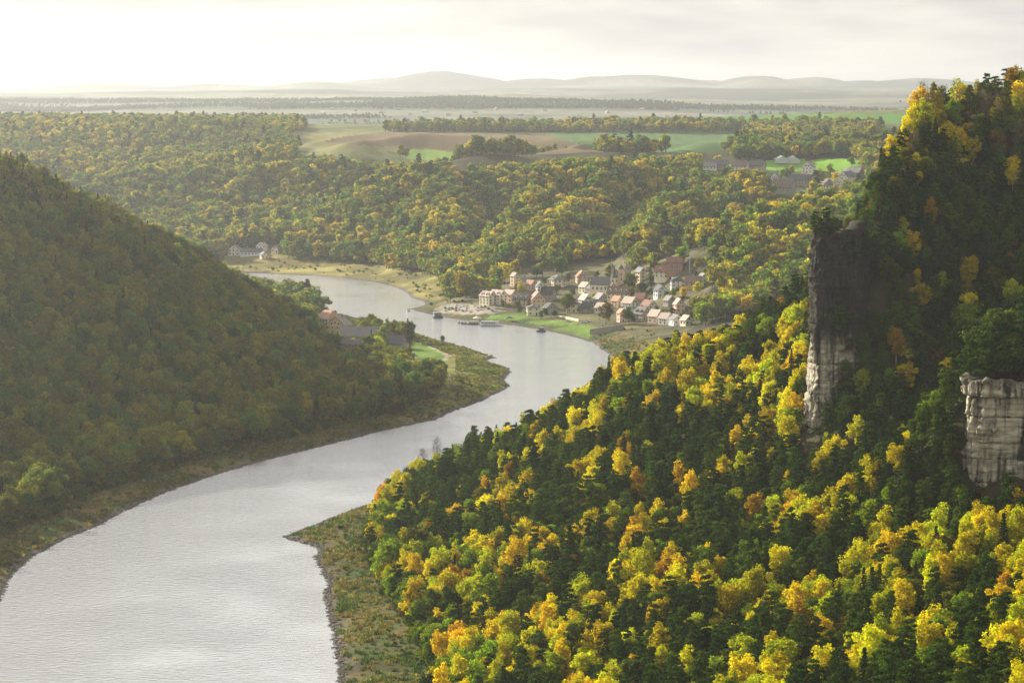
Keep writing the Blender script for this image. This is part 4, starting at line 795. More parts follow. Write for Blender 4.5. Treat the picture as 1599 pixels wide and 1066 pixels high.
def plant(P, table, probs, region, smin=.8, smax=1.2, z=None):
    """table: list of (kind, palette, size factor); probs (n,len(table))"""
    ch = choose(None, probs); h = H(P[:, 0], P[:, 1]) if z is None else z; n_ = len(P)
    s = rng.uniform(smin, smax, n_)
    for k, (kd, pal, sf) in enumerate(table):
        m = np.where(ch == k)[0]
        if not len(m): continue
        pk = np.array([KI[q] for q in KINDS[kd]])[rng.integers(0, len(KINDS[kd]), len(m))]
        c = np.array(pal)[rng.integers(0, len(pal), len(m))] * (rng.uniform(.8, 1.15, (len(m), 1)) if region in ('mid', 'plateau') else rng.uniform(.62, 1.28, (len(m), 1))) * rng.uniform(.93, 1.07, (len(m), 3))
        TR['x'].append(P[m, 0]); TR['y'].append(P[m, 1]); TR['z'].append(h[m]); TR['kind'].append(np.array([kd] * len(m))); TR['pick'].append(pk); TR['tint'].append(c); TR['sc'].append(s[m] * sf); TR['reg'].append(np.array([region] * len(m)))
def slope(P): return np.hypot(H(P[:, 0] + 3, P[:, 1]) - H(P[:, 0] - 3, P[:, 1]), H(P[:, 0], P[:, 1] + 3) - H(P[:, 0], P[:, 1] - 3)) / 6
# --- right slope (nearest): pines and golden birches
P = jitter(560, 1420, 5.5); d = rdist(P[:, 0], P[:, 1]); right = P[:, 0] > np.interp(P[:, 1], [560, 900, 1180, 1330, 1500], [-120, -120, -140, -100, -40])
h = H(P[:, 0], P[:, 1]); q = project(P[:, 0], P[:, 1], h)
keep = right & (d > 9) & ~((slope(P) > 1.7) & (P[:, 0] < .1165 * P[:, 1])) & ~inpoly(q[0], q[1], RBANK)
P = P[keep]; h = h[keep]; d = d[keep]; x, y = P.T; px, py = project(x, y, h + 9)
n1 = fbm(x / 24, y / 30, 61, 3); n2 = fbm(x / 60, y / 60, 67, 3)
hill = (h > 92) & (y > 930) | (x > .160 * y) & (y > 845) & (y < 960)
yel = sstep(.47, .58, n1) * 1.9 + .07; yel = yel * np.where((px > 960) & (px < 1262) & (py < 710), 2.4, 1) * np.where((px < 880) & (py < 760), .35, 1)
gul = (px > 1296) & (px < 1505) & (py > 380) & (py < 735) & (y > 905)
edge = sstep(45, 18, d) * (px < 760)
up = sstep(320, 170, py) * hill
pr = np.zeros((len(P), 10))
pr[:, 0] = yel * 1.0 * np.where(hill, .08 + 1.8 * up, 1); pr[:, 1] = 1.15 - .5 * yel.clip(0, 1); pr[:, 2] = .10; pr[:, 3] = .035 * np.where(hill, .5, 1); pr[:, 4] = .02; pr[:, 5] = .10 + .9 * edge + .5 * ((px < 760) & (py > 800))
pr[:, 6] = .10 + 1.3 * edge; pr[:, 7] = .22 * yel; pr[:, 8] = .02 * hill + .5 * up * hill; pr[:, 9] = np.where(hill, .25, .04)
pr[:, 0] *= np.where(gul, .06, 1); pr[:, 7] *= np.where(gul, .1, 1); pr[:, 5] *= np.where(gul, .2, 1)
pr[:, 1] *= np.where(edge > .3, .25, 1) * (1 - .75 * up)
plant(P, [('birch', YEL, 1), ('pine', PIN, 1), ('spruce', SPR, .85), ('birch', ORA, .95), ('beech', RUS, .7), ('beech', LIM, .85), ('beech', GRN, .9), ('beech', YEL + OCH, .75), ('bare', TWI, .9), ('beech', OLI, .75)], pr, 'right', .62, 1.1, h)
P = jitter(930, 1140, 4.6); h = H(P[:, 0], P[:, 1]); q = project(P[:, 0], P[:, 1], h); sl = slope(P)
keep = (sl > .9) & (h > 62) & (q[0] > 1312) & (rng.uniform(size=len(P)) < (sl - .5) * .9); P = P[keep]; h = h[keep]; py = q[1][keep]
pr = np.zeros((len(P), 4)); upy = sstep(330, 190, py); pr[:, 0] = 1 - .72 * upy; pr[:, 1] = .28; pr[:, 2] = .10 + 1.7 * upy; pr[:, 3] = .2
plant(P, [('pine', PIN + SPR, .8), ('beech', OLI, .6), ('birch', YEL + OCH, .75), ('beech', GRN, .65)], pr, 'right', .6, 1.05, h)
P = jitter(985, 1115, 2.4); h = H(P[:, 0], P[:, 1]); q = project(P[:, 0], P[:, 1], h); sl = slope(P)
keep = (sl > 1.6) & (h > 70) & (q[0] > 1318) & (q[0] < 1520) & (rng.uniform(size=len(P)) < .45); P = P[keep]; h = h[keep]; py = q[1][keep]
pr = np.zeros((len(P), 3)); upy = sstep(330, 190, py); pr[:, 0] = 1 - .7 * upy; pr[:, 1] = .10 + 1.4 * upy; pr[:, 2] = .3
plant(P, [('pine', PIN + SPR, .62), ('birch', YEL + OCH, .6), ('beech', GRN + OLI, .5)], pr, 'right', .6, 1.05, h - .8)
# --- shrubs and rough herbage on the open banks
P = jitter(880, 2350, 5.0); d = rdist(P[:, 0], P[:, 1]); h = H(P[:, 0], P[:, 1]); px, py = project(P[:, 0], P[:, 1], h)
n1 = fbm(P[:, 0] / 18, P[:, 1] / 18, 95, 3); keep = (d > 5) & (h < 9) & (d < 70) & (rng.uniform(size=len(P)) < .34 * sstep(.5, .64, n1))
for L_ in LAWN: keep &= ~inpoly(px, py, L_)
keep &= ~inpoly(px, py, CARPARK); P = P[keep]; h = h[keep]; pr = np.ones((len(P), 3)); pr[:, 2] = .5
plant(P, [('shrub', OLI, .55), ('shrub', OCH, .5), ('shrub', GRN, .6)], pr, 'bank', .25, 1.1, h - .1)
P = jitter(2350, 3150, 8.0); d = rdist(P[:, 0], P[:, 1]); h = H(P[:, 0], P[:, 1]); keep = (d > 6) & (h < 8) & (d < 120) & (rng.uniform(size=len(P)) < .16) & (P[:, 0] < 0); P = P[keep]; h = h[keep]
plant(P, [('shrub', OCH, .9), ('shrub', GRN, .9)], np.ones((len(P), 2)), 'bank', .4, 1.2, h - .1)
# --- rough grass of the banks
P = jitter(860, 2250, 2.3); d = rdist(P[:, 0], P[:, 1]); P = P[(d > 2.5) & (d < 75)]; h = H(P[:, 0], P[:, 1]); px, py = project(P[:, 0], P[:, 1], h); d = rdist(P[:, 0], P[:, 1])
keep = (h < 8) & ((d < 36) | inpoly(px, py, PENI) | inpoly(px, py, RBANK)) & (rng.uniform(size=len(P)) < .2 + .75 * sstep(.35, .6, fbm(P[:, 0] / 12, P[:, 1] / 12, 99, 3)))
for L_ in LAWN: keep &= ~inpoly(px, py, L_)
P = P[keep]; h = h[keep]; n1 = fbm(P[:, 0] / 22, P[:, 1] / 22, 41, 3); pr = np.stack([.25 + 2 * sstep(.45, .6, n1), .5 + 0 * n1, .25 + 2 * sstep(.52, .38, n1)], 1); pe = P[:, 1] > 1650; pr[:, 1] += 1.3 * pe; pr[:, 2] += .6 * pe
plant(P, [('tuft', [(.21, .175, .045), (.17, .14, .04), (.25, .21, .045)], 1), ('tuft', [(.17, .185, .035), (.22, .215, .04)], 1), ('tuft', [(.06, .11, .02), (.09, .14, .025)], 1)], pr, 'grass', .6, 1.9, h)
# --- undergrowth along the wood edges
P = jitter(880, 2150, 3.6); d = rdist(P[:, 0], P[:, 1]); h = H(P[:, 0], P[:, 1]); px, py = project(P[:, 0], P[:, 1], h); lf = P[:, 0] < np.interp(P[:, 1], [880, 1330, 1500, 2150], [-130, -100, -60, 30])
keep = (lf & (d > 23) & (d < 40) & ~inpoly(px, py, PENI) | ~lf & (P[:, 1] < 1420) & (d > 8) & (d < 48) & ~inpoly(px, py, RBANK)) & (rng.uniform(size=len(P)) < .62) & (h < 22); P = P[keep]; h = h[keep]
pr = np.ones((len(P), 3)); pr[:, 2] = .6
plant(P, [('shrub', OLI, 1.2), ('shrub', GRN, 1.2), ('shrub', OCH, 1.0)], pr, 'edge', .6, 1.7, h - .1)
# --- left hill: shaded mixed wood
P = jitter(1080, 2150, 6.6); d = rdist(P[:, 0], P[:, 1]); h = H(P[:, 0], P[:, 1]); px, py = project(P[:, 0], P[:, 1], h)
left = P[:, 0] < np.interp(P[:, 1], [1080, 1330, 1500, 2000, 2150], [-120, -100, -60, 30, 30])
keep = left & (d > 24 + 14 * fbm(P[:, 0] / 20, P[:, 1] / 20, 5, 2)) & ~inpoly(px, py, PENI) & ~(inpoly(px, py, HAMLET) & (P[:, 1] > 1880) & (rng.uniform(size=len(P)) > .22))
P = P[keep]; h = h[keep]; px = px[keep]; py = py[keep]; n1 = fbm(P[:, 0] / 35, P[:, 1] / 35, 71, 3)
pr = np.zeros((len(P), 6)); con = sstep(330, 200, px) * sstep(420, 300, py)
pr[:, 0] = .9; pr[:, 1] = .5 * sstep(.4, .6, n1); pr[:, 2] = .55; pr[:, 3] = .06 + 1.6 * con; pr[:, 4] = .30 * sstep(.45, .6, n1); pr[:, 5] = .3
plant(P, [('beech', MOL, 1.0), ('beech', [(.30, .27, .02), (.36, .31, .02)], .9), ('beech', MGR, 1), ('spruce', SPR, .8), ('birch', OCH, .9), ('birch', MOL, .95)], pr, 'left', .68, 1.2, h)
# --- village back slopes and far scarp
P = jitter(2080, 3450, 10.5); d = rdist(P[:, 0], P[:, 1]); h = H(P[:, 0], P[:, 1]); px, py = project(P[:, 0], P[:, 1], h)
keep = (d > 20) & ~(inpoly(px, py, VILLAGE) & (P[:, 1] < 2620) & (rng.uniform(size=len(P)) > .10)) & ~(inpoly(px, py, FARBANK) & (P[:, 1] > 2450) & (h < 8)) & ~(inpoly(px, py, HAMLET) & (P[:, 1] < 2400)) & ~inpoly(px, py, PENI)
keep &= ~((h < 7) & (P[:, 1] > 2450) & (P[:, 0] < -60) & (d < 120)) & ~(inpoly(px, py, UPPER) & (P[:, 1] > 2700) & (rng.uniform(size=len(P)) > .30)) & ~(inpoly(px, py, LAWN[2]) | inpoly(px, py, LAWN[1]) | inpoly(px, py, LAWN[0]) | inpoly(px, py, CARPARK))
for k, f in enumerate(FIELDS): keep &= ~(inpoly(px, py, f[3]) & (P[:, 1] > (3150 if k == 5 else 3350)))
P = P[keep]; h = h[keep]; n1 = fbm(P[:, 0] / 50, P[:, 1] / 50, 81, 3); px = px[keep]
pr = np.zeros((len(P), 6)); pr[:, 0] = .8; pr[:, 1] = 1.15 * sstep(.40, .58, n1); pr[:, 2] = .75; pr[:, 3] = .10; dd_ = ((px > 1085) & (P[:, 1] < 2480)); pr[:, 4] = .25 * sstep(.5, .65, n1) + .9 * dd_; pr[:, 5] = .35 + .8 * dd_
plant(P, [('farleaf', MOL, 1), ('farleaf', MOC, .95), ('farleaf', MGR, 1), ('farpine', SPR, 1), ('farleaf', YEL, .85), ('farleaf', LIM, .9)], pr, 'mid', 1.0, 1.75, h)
# --- plateau woods
P = jitter(3450, 5350, 11.5); h = H(P[:, 0], P[:, 1]); px, py = project(P[:, 0], P[:, 1], h)
fl = np.zeros(len(P), bool)
for f in FIELDS: fl |= inpoly(px, py, f[3])
wood = (px < 455 + 30 * fbm(px / 40, py / 9, 3)) | (py > 246) & (px < 1100) | inpoly(px, py, [(1150, 238), (1110, 246), (1100, 262), (1360, 246), (1380, 200), (1250, 196), (1165, 208)]) | inpoly(px, py, [(600, 207), (1165, 208), (1250, 197), (950, 199), (600, 203)])
wood &= ~(inpoly(px, py, FIELDS[5][3]) & (P[:, 1] < 4200))
wood |= inpoly(px, py, [(1255, 182), (1350, 178), (1345, 188), (1260, 190)]) & (P[:, 1] > 4400) & (P[:, 1] < 4750)
keep = wood & ~fl; P = P[keep]; h = h[keep]; n1 = fbm(P[:, 0] / 80, P[:, 1] / 80, 91, 3)
pr = np.zeros((len(P), 4)); pr[:, 0] = .9; pr[:, 1] = 1.1 * sstep(.40, .56, n1); pr[:, 2] = .6; pr[:, 3] = .12
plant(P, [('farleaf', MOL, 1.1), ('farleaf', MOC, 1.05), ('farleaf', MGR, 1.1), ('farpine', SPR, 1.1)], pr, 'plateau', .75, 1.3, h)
# --- woods of the far country
P = jitter(6300, 10500, 18); n1 = fbm(P[:, 0] / 900, P[:, 1] / 420, 51, 5); P = P[(n1 < .45) & (rng.uniform(size=len(P)) < .75)]
pr = np.ones((len(P), 2)); pr[:, 1] = .08
plant(P, [('farleaf', GRN, .6), ('farpine', SPR, .55)], pr, 'country', .8, 1.4)
T = {k: np.concatenate(v) for k, v in TR.items()}
T['px'], T['py'] = project(T['x'], T['y'], T['z'] + 8 * T['sc'])
T['tpy'] = project(T['x'], T['y'], T['z'] + 15 * T['sc'])[1]
# keep the ground before houses, cliffs and lawns as open as the photo shows it
drop = np.zeros(len(T['x']), bool)
def clear(px, py, halfw, top, ymin, back=25, front=260, p=1.0):
    """no tree standing in front of (or on) a thing whose foot is seen at px, py"""
    g = G(px, py, ymin); m = (np.abs(T['px'] - px) < halfw) & (T['y'] < g[1] + back) & (T['y'] > g[1] - front) & (T['tpy'] < py - top) & (rng.uniform(size=len(drop)) < p); drop[m] = True
for a in HOUSES: clear(a[0], a[1], 13, 6, 2050)
for px in range(640, 706, 8): clear(px, 562, 7, 2, 1750, 30, 300)
for a in HM: clear(a[0], a[1], 26, 7 if a[0] > 540 else 3, 1830, 20, 330 if a[0] > 600 else 700)
for a in UV: clear(a[0], a[1], 14, 5, 2800)
for a in FH: clear(a[0], a[1], 14, 4, 2750)
for px in range(660, 1090, 20): clear(px, 500 if px > 820 else 478, 12, 2, 2050, 5, 120)
for px in range(470, 1150, 10): clear(px, np.interp(px, [470, 620, 700, 790, 930, 1100], [236, 249, 252, 252, 243, 237]), 8, 1, 3300, 5, 420)
for px in range(1130, 1340, 12): clear(px, 256, 8, 1, 3150, 4, 200)
for px in range(1506, 1610, 14): m = (np.abs(T['px'] - px) < 14) & (T['y'] < 856) & (T['tpy'] < 738 + 18 * math.sin(px * .09)) & (T['y'] > 700); drop |= m
m = (T['px'] > 1246) & (T['px'] < 1292) & (T['y'] < 1004) & (T['tpy'] < 690) & (T['y'] > 800); drop |= m
T = {k: v[~drop] for k, v in T.items()}
T['rot'] = rng.uniform(0, 2 * math.pi, len(T['x']))
T['sz'] = T['sc'][:, None] * np.stack([rng.uniform(.85, 1.2, len(T['x']))] * 2 + [rng.uniform(.85, 1.2, len(T['x']))], 1)
print('TREES', len(T['x']), {r: int((T['reg'] == r).sum()) for r in set(T['reg'])})
indiv = np.zeros(len(T['x']), bool)
# ------------------------------------------------------------------ trees that stand out one by one
def tree(name, key, loc, rot, size, tint, label, cat_, group, trunk=True):
    root = link(name, None, loc=loc, rz=rot, scale=size); tag(root, label, cat_, group)
    c = link('crown', PROTO[key][0], root); c['tint'] = [float(v) for v in tint]
    link('trunk', PROTO[key][1], root); return root
# visible crown area of every near tree, nearest drawn first
near = np.where((T['reg'] == 'right') | (T['reg'] == 'left'))[0]
near = near[(T['px'][near] > -20) & (T['px'][near] < 1620) & (T['tpy'][near] < 1066) & (T['py'][near] > 60)]; near = near[np.argsort(T['y'][near])]
buf = np.zeros((540, 820), bool); vis = np.zeros(len(T['x']))
for i in near:
    r = 4.2 * T['sc'][i] * FPX / T['y'][i] / 2; hh = 6.0 * T['sc'][i] * FPX / T['y'][i] / 2; cx_, cy_ = T['px'][i] / 2 + 5, T['py'][i] / 2
    x0, x1, y0, y1 = int(max(cx_ - r, 0)), int(min(cx_ + r + 1, 820)), int(max(cy_ - hh, 0)), int(min(cy_ + hh + 1, 533))
    if x1 > x0 and y1 > y0:
        q = buf[y0:y1, x0:x1]; vis[i] = (~q).sum(); q[:] = True
NAMES = {'birch': ('birch_tree', 'birch'), 'beech': ('broadleaf_tree', 'broadleaf tree'), 'pine': ('pine_tree', 'pine'), 'spruce': ('spruce_tree', 'spruce'), 'bare': ('bare_tree', 'bare tree')}
TONE = {'birch': [('lemon-yellow', YEL[3]), ('yellow', YEL[0]), ('golden', YEL[1]), ('amber', ORA[0]), ('orange', ORA[1]), ('ochre', OCH[1]), ('olive', OLI[1])],
        'beech': [('lime-green', LIM[0]), ('deep green', GRN[0]), ('olive', OLI[0]), ('ochre', OCH[1]), ('rusty', RUS[0]), ('yellow', YEL[0])],
        'pine': [('mid-green', PIN[3]), ('dark green', PIN[2])], 'spruce': [('dark', SPR[0])], 'bare': [('brown', TWI[0])]}
def tone(kd, c):
    c = np.array(c); return min(TONE[kd], key=lambda t: abs(c[0] / c[1] - t[1][0] / t[1][1]) * 2.5 + abs(math.log(c.sum() / sum(t[1]))))[0]
def where(px, py, reg):
    if reg == 'left':
        r = 'left shore' if py > 640 else 'foot of the left hill' if py > 540 else 'left hill halfway up' if py > 400 else 'left hill near its crest'
        c = 'left edge' if px < 110 else 'left part' if px < 260 else 'middle part' if px < 430 else 'right part' if px < 560 else 'below the hamlet'
        return r + ', ' + c
    if px > 1300 and py < 400:
        r = 'top right skyline crest' if py < 170 else 'high right hill' if py < 270 else 'right hill above the tall cliff'
        c = 'left flank' if px < 1400 else 'middle' if px < 1500 else 'right edge'; return r + ', ' + c
    if px > 1290 and py < 690:
        r = 'dark gully' if py > 540 else 'shaded right hillside'; c = 'beside the tall cliff' if px < 1390 else 'middle' if px < 1490 else 'above the pale right cliff'; return r + ', ' + c
    r = 'top of the right slope' if py < 560 else 'upper right slope' if py < 650 else 'middle right slope' if py < 740 else 'lower right slope' if py < 830 else 'foot of the right slope' if py < 920 else 'near the bottom edge' if py < 1000 else 'at the bottom edge'
    c = 'by the river bank' if px < 690 else 'left flank' if px < 830 else 'left of the middle' if px < 970 else 'middle' if px < 1110 else 'left of the tall cliff' if px < 1250 and py < 700 else 'below the tall cliff' if px < 1340 else 'below the dark gully' if px < 1480 else 'below the pale right cliff' if py < 900 else 'by the right corner'
    return r + ', ' + c
chosen = []
for kd in NAMES:
    c_ = near[(T['kind'][near] == kd) & (vis[near] > 12)]; chosen += list(c_[np.argsort(-vis[c_])][:290])
lab = {}
for i in chosen:
    kd = T['kind'][i]; sz = 'small' if T['sc'][i] < .78 else 'tall' if T['sc'][i] > 1.12 else ''
    lab.setdefault(' '.join(f"{sz} {tone(kd, T['tint'][i])} {NAMES[kd][1]}, {where(T['px'][i], T['py'][i], T['reg'][i])}".split()), []).append(i)
for lb, ids in lab.items():
    ids.sort(key=lambda i: T['px'][i])
    for j, i in enumerate(ids):
        kd = T['kind'][i]; l2 = lb if len(ids) == 1 else lb + ', ' + (ORD[j] + ' from left' if j < 20 else ORD[min(19, len(ids) - 1 - j)] + ' from right')
        if len(l2.split()) > 16: l2 = l2.replace(' the ', ' ')
        if len(l2.split()) < 4: l2 += ' of the picture'
        tree(NAMES[kd][0], KEYS[T['pick'][i]], (T['x'][i], T['y'][i], T['z'][i]), T['rot'][i], tuple(T['sz'][i]), T['tint'][i], l2, NAMES[kd][1] if kd not in ('birch', 'pine', 'spruce') else NAMES[kd][1] + ' tree', {'left': 'trees on the left hill', 'right': 'trees on the right slope'}[T['reg'][i]])
        indiv[i] = True
print('INDIV', len(chosen), 'labels', len(lab), 'most alike', max(len(v) for v in lab.values()))
# trees of the village, the hamlet and the banks
ONE = [(886, 490, 'b_beech0', 1.25, OLI[0], 'big round olive linden tree in the middle of the village front', 2050), (946, 507, 'b_beech1', 1.2, (.20, .15, .02), 'round brown-green beech at the end of the lawns', 2050), (982, 508, 'b_beech2', 1.0, GRN[0], 'round dark green tree right of the narrow salmon house', 2050),
       (812, 462, 'a_birch0', .9, YEL[0], 'small golden birch above the hotel', 2050), (1016, 446, 'd_spruce0', 1.0, (.04, .08, .03), 'tall dark spruce beside the tall cream house', 2050), (1002, 462, 'b_beech3', .8, GRN[1], 'dark green garden tree below the tall cream house', 2050), (992, 448, 'a_birch1', .7, ORA[0], 'small amber tree left of the dark spruce', 2050),
       (1066, 470, 'a_birch2', .85, YEL[1], 'golden tree below the ochre house', 2050), (1052, 466, 'b_beech0', .6, LIM[1], 'lime-green garden tree left of the golden one', 2050), (1090, 462, 'b_beech1', .8, YEL[2], 'yellow-green tree at the right end of the gardens', 2050), (1040, 470, 'b_beech2', .55, GRN[2], 'small green garden tree in front of the bluish white house', 2050),
       (1090, 488, 'b_beech3', .85, OLI[1], 'olive tree right of the tall salmon gable', 2050), (1104, 500, 'b_beech0', .9, LIM[1], 'lime-green tree at the right edge of the village', 2050), (1050, 494, 'b_beech1', .5, GRN[1], 'small dark green tree left of the tall salmon gable', 2050), (1078, 500, 'b_beech2', .55, OLI[0], 'small olive tree above the pine edge', 2050),
       (808, 486, 'b_beech3', .6, OLI[0], 'small olive tree in front of the slate-roofed brick house', 2050), (785, 480, 'b_beech0', .45, GRN[2], 'low green tree before the hotel, right one', 2050), (852, 496, 'b_beech1', .55, GRN[0], 'dark green tree right of the pale three-storey block', 2050), (866, 497, 'b_beech2', .45, GRN[1], 'low dark tree left of the big linden', 2050),
       (888, 446, 'a_birch3', .8, OLI[1], 'olive birch right of the cream villa', 2050), (850, 446, 'b_beech3', .5, GRN[2], 'small green tree left of the cream villa', 2050), (955, 445, 'b_beech0', .7, OLI[2], 'olive tree on the spur left of the castle ruin', 2050), (988, 460, 'b_beech1', .5, OCH[0], 'small ochre tree below the castle ruin', 2050), (930, 446, 'b_beech2', .7, MGR[0], 'green tree behind the church spire', 2050),
       (985, 430, 'a_birch0', .9, YEL[0], 'yellow birch right of the castle ruin', 2050), (1020, 420, 'b_beech3', 1.0, YEL[3], 'yellow-green tree left of the brick manor', 2050), (1090, 425, 'a_birch1', .9, OCH[1], 'ochre birch right of the light mast', 2050), (904, 490, 'b_beech0', .4, LIM[1], 'low clipped green tree on the promenade', 2050), (870, 460, 'b_beech1', .6, OLI[0], 'olive tree below the cream villa', 2050),
       (552, 540, 'a_birch2', .45, YEL[2], 'small yellow tree in front of the long barn, left one', 1830), (566, 541, 'b_beech2', .5, GRN[2], 'small green tree in front of the long barn, right one', 1830), (590, 524, 'b_beech3', .95, LIM[1], 'pale green tree behind the long barn, left one', 1830), (607, 530, 'b_beech0', .95, MGR[2], 'green tree behind the long barn, right one', 1830), (550, 513, 'b_beech1', .55, LIM[0], 'small lime tree between the yellow house and the barn', 1830),
       (588, 566, 'b_beech2', 1.2, YEL[3], 'broad yellow-green tree right of the red brick house', 1750), (640, 556, 'd_spruce1', .62, SPR[0], 'slim dark spruce at the lawn of the near bank', 1750), (617, 578, 'b_beech3', 1.1, OCH[0], 'ochre tree below the slate-roofed house', 1700), (652, 586, 'a_birch3', .7, YEL[1], 'small golden tree left of the riverside lawn', 1700), (640, 590, 'b_beech1', .9, OLI[1], 'olive tree below the slim dark spruce', 1700),
       (532, 537, 'a_birch0', .5, ORA[0], 'small amber tree below the yellow house', 1830), (691, 536, 'b_beech0', .42, OLI[0], 'lone olive bush tree on the river edge of the peninsula', 1800), (694, 590, 'b_beech1', .5, GRN[1], 'dark round tree beside the peninsula path', 1700),
       (628, 773, 'e_bare0', .35, OLI[0], 'little bare tree beside the river mark post', 1000), (660, 735, 'e_bare1', .95, (.12, .1, .06), 'bare grey tree leaning over the river at the slope edge', 1150), (682, 720, 'e_bare0', 1.0, (.10, .09, .05), 'bare grey tree behind the leaning one at the slope edge', 1150),
       (727, 1095, 'a_birch2', 1.15, LIM[0], 'tall slim yellow-green birch at the bottom by the meadow', 700), (770, 1075, 'b_beech2', 1.0, (.26, .40, .015), 'bright lime-green rounded tree at the bottom edge', 700), (680, 985, 'b_beech0', 1.0, OCH[0], 'spreading ochre tree with dark limbs at the meadow edge', 800), (610, 920, 'b_beech1', 1.35, LIM[0], 'large lime-yellow tree leftmost at the meadow edge', 900), (650, 900, 'b_beech3', 1.3, OLI[2], 'dull brown-olive tree right of the leftmost lime one', 900),
       (765, 985, 'b_beech2', 1.3, LIM[1], 'large round green tree above the bright lime one', 800), (740, 930, 'b_beech0', 1.2, LIM[1], 'large green tree between meadow and pines', 850), (1070, 800, 'a_birch1', 1.25, ORA[0], 'large amber birch in the middle of the right slope', 850), (1335, 520, 'a_birch0', .75, YEL[1], 'bright golden birch standing alone beside the tall cliff', 900), (1300, 745, 'a_birch3', 1.0, YEL[0], 'slim yellow birch at the foot of the tall cliff', 900),
       (1490, 132, 'b_beech3', .9, OCH[1], 'broad ochre tree on the top right skyline', 1000), (1442, 150, 'e_bare1', .9, TWI[0], 'bare tree leftmost on the top right skyline', 1000), (1462, 142, 'e_bare0', .95, TWI[0], 'bare tree second on the top right skyline', 1000), (1540, 125, 'e_bare1', .9, TWI[0], 'bare tree right of the broad ochre skyline tree', 1000),
       (1486, 800, 'c_pine0', 1.1, PIN[0], 'green pine at the left foot of the pale right cliff', 700), (1500, 815, 'b_beech1', .8, LIM[1], 'light green tree before the left corner of the pale right cliff', 700), (1575, 815, 'c_pine2', 1.0, PIN[1], 'pine in front of the middle of the pale right cliff', 700), (1590, 830, 'a_birch0', .9, ORA[0], 'amber birch at the right foot of the pale right cliff', 700),
       (1304, 305, 'a_birch2', .9, ORA[0], 'bright amber tree in the upper village beside the cliff', 2800), (1160, 285, 'a_birch1', 1.0, YEL[2], 'pale yellow tree below the white farmhouse', 2800), (1135, 292, 'b_beech0', 1.2, MOC[0], 'ochre tree left below the farmhouses', 2800), (1222, 284, 'a_birch3', 1.0, LIM[1], 'light green tree right of the steep white gable', 2800), (1238, 300, 'b_beech3', .6, LIM[1], 'small light tree by the big brown roof', 2800), (1330, 262, 'b_beech1', .9, MGR[2], 'green tree beside the country road', 3000)]
for k, (x_, y_, s, kd) in enumerate([(141, 853, 1.1, 'c_pine0'), (145, 850, 1.25, 'c_pine1'), (149, 852, 1.4, 'c_pine2'), (153, 850, 1.2, 'b_beech1'), (157, 853, 1.55, 'c_pine3'), (161, 850, 1.3, 'c_pine0'), (165, 852, 1.5, 'b_beech0'), (169, 850, 1.3, 'c_pine1'), (151, 860, 1.6, 'b_beech3'), (146, 860, 1.4, 'c_pine3'), (159, 861, 1.7, 'c_pine2'), (166, 862, 1.6, 'b_beech2')]):
    nm = 'pine_tree' if kd[0] == 'c' else 'broadleaf_tree'
    tree(nm, kd, (x_, y_, max(98.5, float(H(np.array([x_]), np.array([y_]))[0]))), k * 1.7, (s, s, s), (PIN[k % 4] if kd[0] == 'c' else GRN[2]), f'bushy green tree on top of the pale right cliff, {ORD[sorted([141, 145, 149, 153, 157, 161, 165, 169, 151, 146, 159, 166]).index(x_)]} from the left', nm.replace('_', ' '), 'trees on top of the right cliff')
for k, (x_, y_, s, kd) in enumerate([(108.5, 999, .5, 3), (110.2, 1001, .42, 0), (112.5, 997, .6, 1), (115.5, 998.5, .4, 2), (119, 999.5, .55, 3), (123, 1002, .5, 0), (127.5, 1006, .55, 1), (132, 1012, .5, 2)]):
    tree('pine_tree', 'c_pine%d' % kd, (x_, y_, 136.3 if k < 4 else max(128.0, float(H(np.array([x_]), np.array([y_]))[0]))), k * 1.1, (s * 1.5, s * 1.5, s * 1.35), PIN[k % 4], f'small pine on the brow of the tall cliff, {ORD[k]} from its tip', 'pine tree', 'pines on the cliff brow')
ONE = [o for o in ONE if not (o[2][0] == 'e' and 'skyline' in o[5])]
for k, (x_, y_, s) in enumerate([(158.5, 1079, .85), (161.5, 1084, 1.0), (166, 1090, .95), (186, 1104, .9)]):
    tree('bare_tree', 'e_bare%d' % (k % 2), (x_, y_, float(H(np.array([x_]), np.array([y_]))[0])), k * 2.1, (s, s, s * 1.25), TWI[0], f'bare brown tree on the top right skyline, {ORD[k]} from the left', 'bare tree', 'bare trees on the skyline')
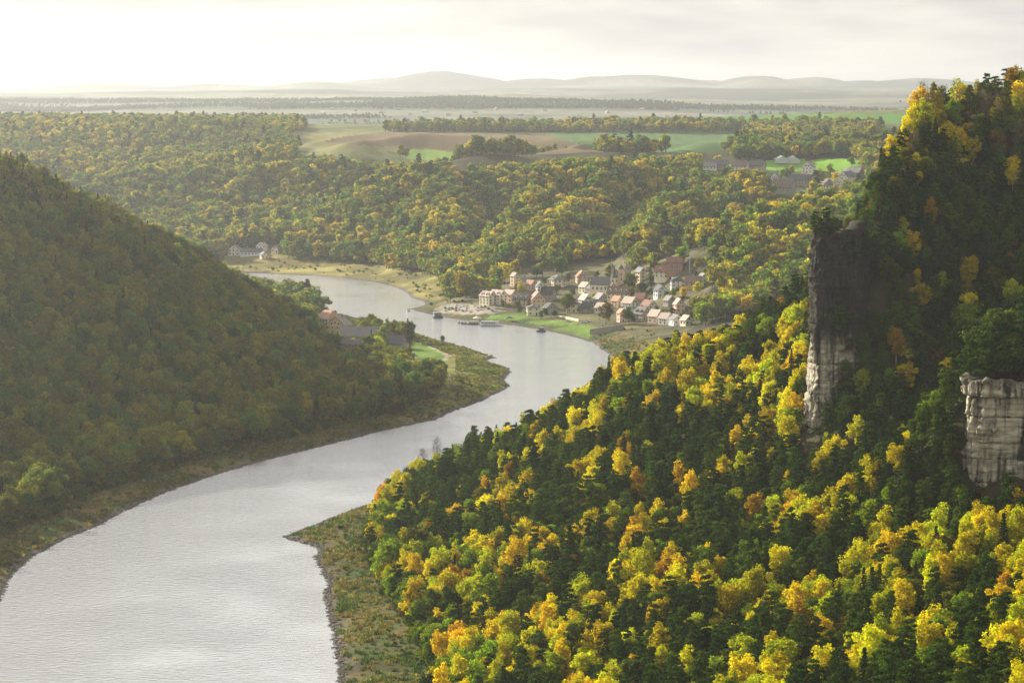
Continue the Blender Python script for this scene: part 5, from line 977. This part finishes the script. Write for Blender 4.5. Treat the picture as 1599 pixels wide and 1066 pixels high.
for k, (px, py, key, s, c, lb, ym) in enumerate(ONE):
    x_, y_, z_ = G(px, py, ym); nm = {'a': 'birch_tree', 'b': 'broadleaf_tree', 'c': 'pine_tree', 'd': 'spruce_tree', 'e': 'bare_tree'}[key[0]]
    tree(nm, key, (x_, y_, z_), k * 1.3, (s * 1.05, s * 1.05, s), c, lb, nm.replace('_', ' '), 'trees that stand alone')
# gardens between the houses
gp = []; HB = np.array([at(a[0], a[1])[:2] for a in HOUSES])
while len(gp) < 46:
    px, py = rng.uniform(805, 1105), rng.uniform(432, 506)
    if not inpoly(np.array([px]), np.array([py]), VILLAGE)[0] or py > 500 and px < 900: continue
    g = at(px, py)
    if np.hypot(HB[:, 0] - g[0], HB[:, 1] - g[1]).min() < 9.5: continue
    gp.append((px, g, int(rng.integers(0, 4))))
gp.sort(key=lambda q: q[0]); cnt = [0] * 4; gt = [('green', GRN[2]), ('olive', OLI[1]), ('yellow', YEL[2]), ('dark green', GRN[1])]
for k, (px, g, c) in enumerate(gp):
    s = rng.uniform(.3, .55); cnt[c] += 1
    tree('garden_tree', 'b_beech%d' % (k % 4), g, k * .9, (s, s, s), gt[c][1], f'small {gt[c][0]} garden tree between the village houses, {ORD[cnt[c] - 1]} such from left', 'tree', 'garden trees of the village')
LBL = {'grass': ('bank_grass', 'tufts of ochre and green rough grass on the river banks'), 'edge': ('edge_undergrowth', 'dense undergrowth along the wood edges above the banks'), 'bank': ('bank_scrub', 'low scrub and rough herbage scattered over the river banks'), 'right': ('pine_and_birch_wood', 'dark pines and golden birches massed over the steep right slope'), 'left': ('hillside_wood', 'shaded olive mixed wood covering the left hill'), 'mid': ('valley_wood', 'hazy autumn wood on the slopes behind the village'),
       'plateau': ('plateau_wood', 'far hazy wood along the plateau edge'), 'country': ('distant_wood', 'bluish far woods dotted over the distant rolling country')}
for r, (nm, lb) in LBL.items():
    m = (T['reg'] == r) & ~indiv
    if m.any(): stuff_trees(nm, np.stack([T['x'], T['y'], T['z']], 1)[m], T['pick'][m], T['rot'][m], T['sz'][m], T['tint'][m], lb)
